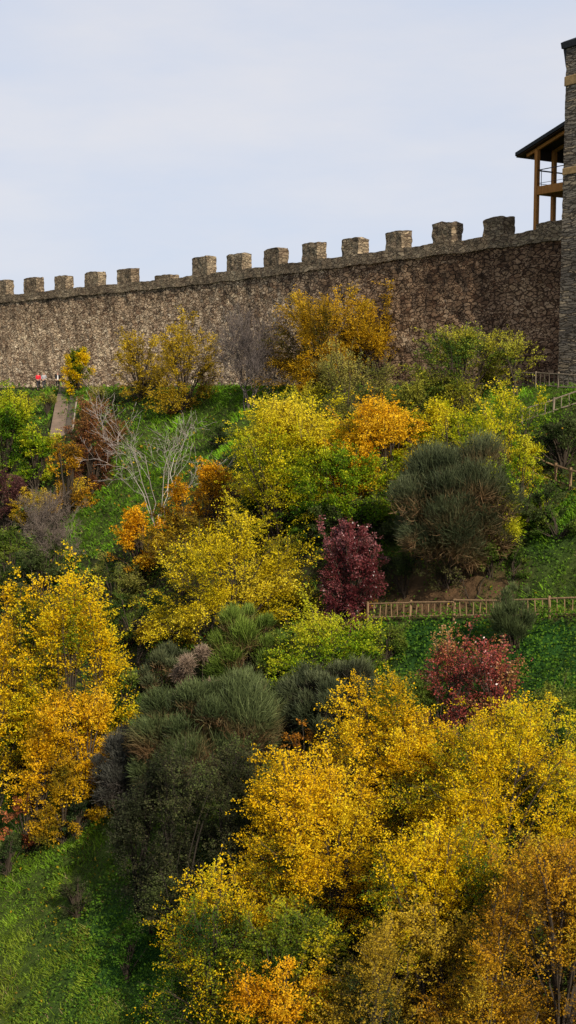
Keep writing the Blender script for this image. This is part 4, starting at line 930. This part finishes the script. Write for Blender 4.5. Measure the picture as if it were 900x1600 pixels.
# ------------------------------------------------------------------ people
def skin_mesh(name, verts, edges, root=0, sub=1):
    me = bpy.data.meshes.new(name); me.from_pydata([v[:3] for v in verts], edges, [])
    o = bpy.data.objects.new('tmp', me); COL.objects.link(o)
    md = o.modifiers.new('s', 'SKIN'); md.use_smooth_shade = True
    for i, v in enumerate(verts):
        sv = me.skin_vertices[0].data[i]; sv.radius = (v[3], v[4] if len(v) > 4 else v[3]); sv.use_root = (i == root)
    sb = o.modifiers.new('b', 'SUBSURF'); sb.levels = sub; sb.render_levels = sub
    dg = bpy.context.evaluated_depsgraph_get(); r = bpy.data.meshes.new_from_object(o.evaluated_get(dg)); r.name = name
    bpy.data.objects.remove(o); return r
M_SKIN = flat_mat('skin', (.42, .24, .17), .6, .08); M_HAIR = flat_mat('dark_hair', (.012, .009, .008), .5, .2)
def person(px, py, rz, label, top, top2, leg, long_hair, arm):
    b = hit(px, py)
    while s_of(b[0], b[1]) < 2.2: py += .25; b = hit(px, py)
    fig = [(0, 0, .95, .13, .10), (0, .0, 1.15, .12, .085), (0, .01, 1.36, .15, .09), (0, 0, 1.47, .055, .055), (0, -.01, 1.53, .07, .075), (0, -.015, 1.61, .078, .095), (0, -.01, 1.67, .05, .06)]
    ed = [(0, 1), (1, 2), (2, 3), (3, 4), (4, 5), (5, 6)]
    for s in (-1, 1):
        k = len(fig)
        a = arm if s > 0 else .12
        fig += [(s * .17, .01, 1.39, .055), (s * .22, -.02, 1.12, .043), (s * (.22 - a * .5), -.10 - a, .90 + a * .9, .033), (s * (.22 - a * .6), -.14 - a, .82 + a * 1.0, .03, .018)]
        ed += [(2, k), (k, k + 1), (k + 1, k + 2), (k + 2, k + 3)]
        for f in range(4): fig.append((s * (.20 - a * .6) + (f - 1.5) * .02, -.17 - a, .74 + a + abs(f - 1.4) * .008, .009)); ed.append((k + 3, len(fig) - 1))
        k = len(fig); st = .08 * s
        fig += [(s * .09, 0, .88, .085), (s * .10, -.01 + st * .5, .48, .058), (s * .10, .02 + st, .09, .04), (s * .105, -.10 + st, .035, .04, .03)]
        ed += [(0, k), (k, k + 1), (k + 1, k + 2), (k + 2, k + 3)]
    body = link('person', skin_mesh('person', fig, ed), M_SKIN)
    body.location = tuple(b + np.array([0, 0, .0])); body.rotation_euler.z = rz
    tag(body, label, 'person')
    jk = [(0, 0, .93, .165, .125), (0, 0, 1.15, .15, .11), (0, .01, 1.38, .17, .11), (0, 0, 1.48, .07, .07)]; je = [(0, 1), (1, 2), (2, 3)]
    for s in (-1, 1):
        a = arm if s > 0 else .12; k = len(jk)
        jk += [(s * .18, .01, 1.39, .075), (s * .23, -.02, 1.12, .062), (s * (.22 - a * .5), -.10 - a, .91 + a * .9, .048)]; je += [(2, k), (k, k + 1), (k + 1, k + 2)]
    link('jacket', skin_mesh('jacket', jk, je), top, body)
    tr = [(0, 0, .95, .15, .12)]; te = []
    for s in (-1, 1):
        k = len(tr); st = .08 * s; tr += [(s * .095, 0, .86, .10), (s * .10, -.01 + st * .5, .48, .075), (s * .10, .02 + st, .10, .06)]; te += [(0, k), (k, k + 1), (k + 1, k + 2)]
    link('trousers', skin_mesh('trousers', tr, te), leg, body)
    hv = [(0, .03, 1.63, .095, .10), (0, .045, 1.56, .085, .075)]; he = [(0, 1)]
    if long_hair: hv += [(0, .09, 1.42, .10, .05), (0, .10, 1.25, .08, .04)]; he += [(1, 2), (2, 3)]
    link('hair', skin_mesh('hair', hv, he), M_HAIR, body)
    if top2: link('shirt', skin_mesh('shirt', [(0, -.085, .88, .085, .07), (0, -.085, 1.15, .075, .05), (0, -.06, 1.40, .06, .05)], [(0, 1), (1, 2)]), top2, body)
red = flat_mat('red_jacket_cloth', (.55, .02, .035), .8, .1); blk = flat_mat('black_cloth', (.012, .012, .014), .85, .2); gry = flat_mat('grey_cloth', (.30, .29, .30), .85, .15); wht = flat_mat('white_cloth', (.62, .60, .58), .85, .08)
jean = flat_mat('dark_trouser_cloth', (.03, .032, .04), .85, .2)
person(60, 601, .5, 'person in a red jacket walking by the wall', red, None, jean, False, .1)
person(69, 601, .3, 'person in a grey top with dark hair next to the red jacket', gry, None, jean, True, .25)
person(90.5, 602, .2, 'person with long dark hair, open black coat and white shirt near the ramp', blk, wht, blk, True, .1)
print('leaves', COUNT, 'objects', len(bpy.data.objects))
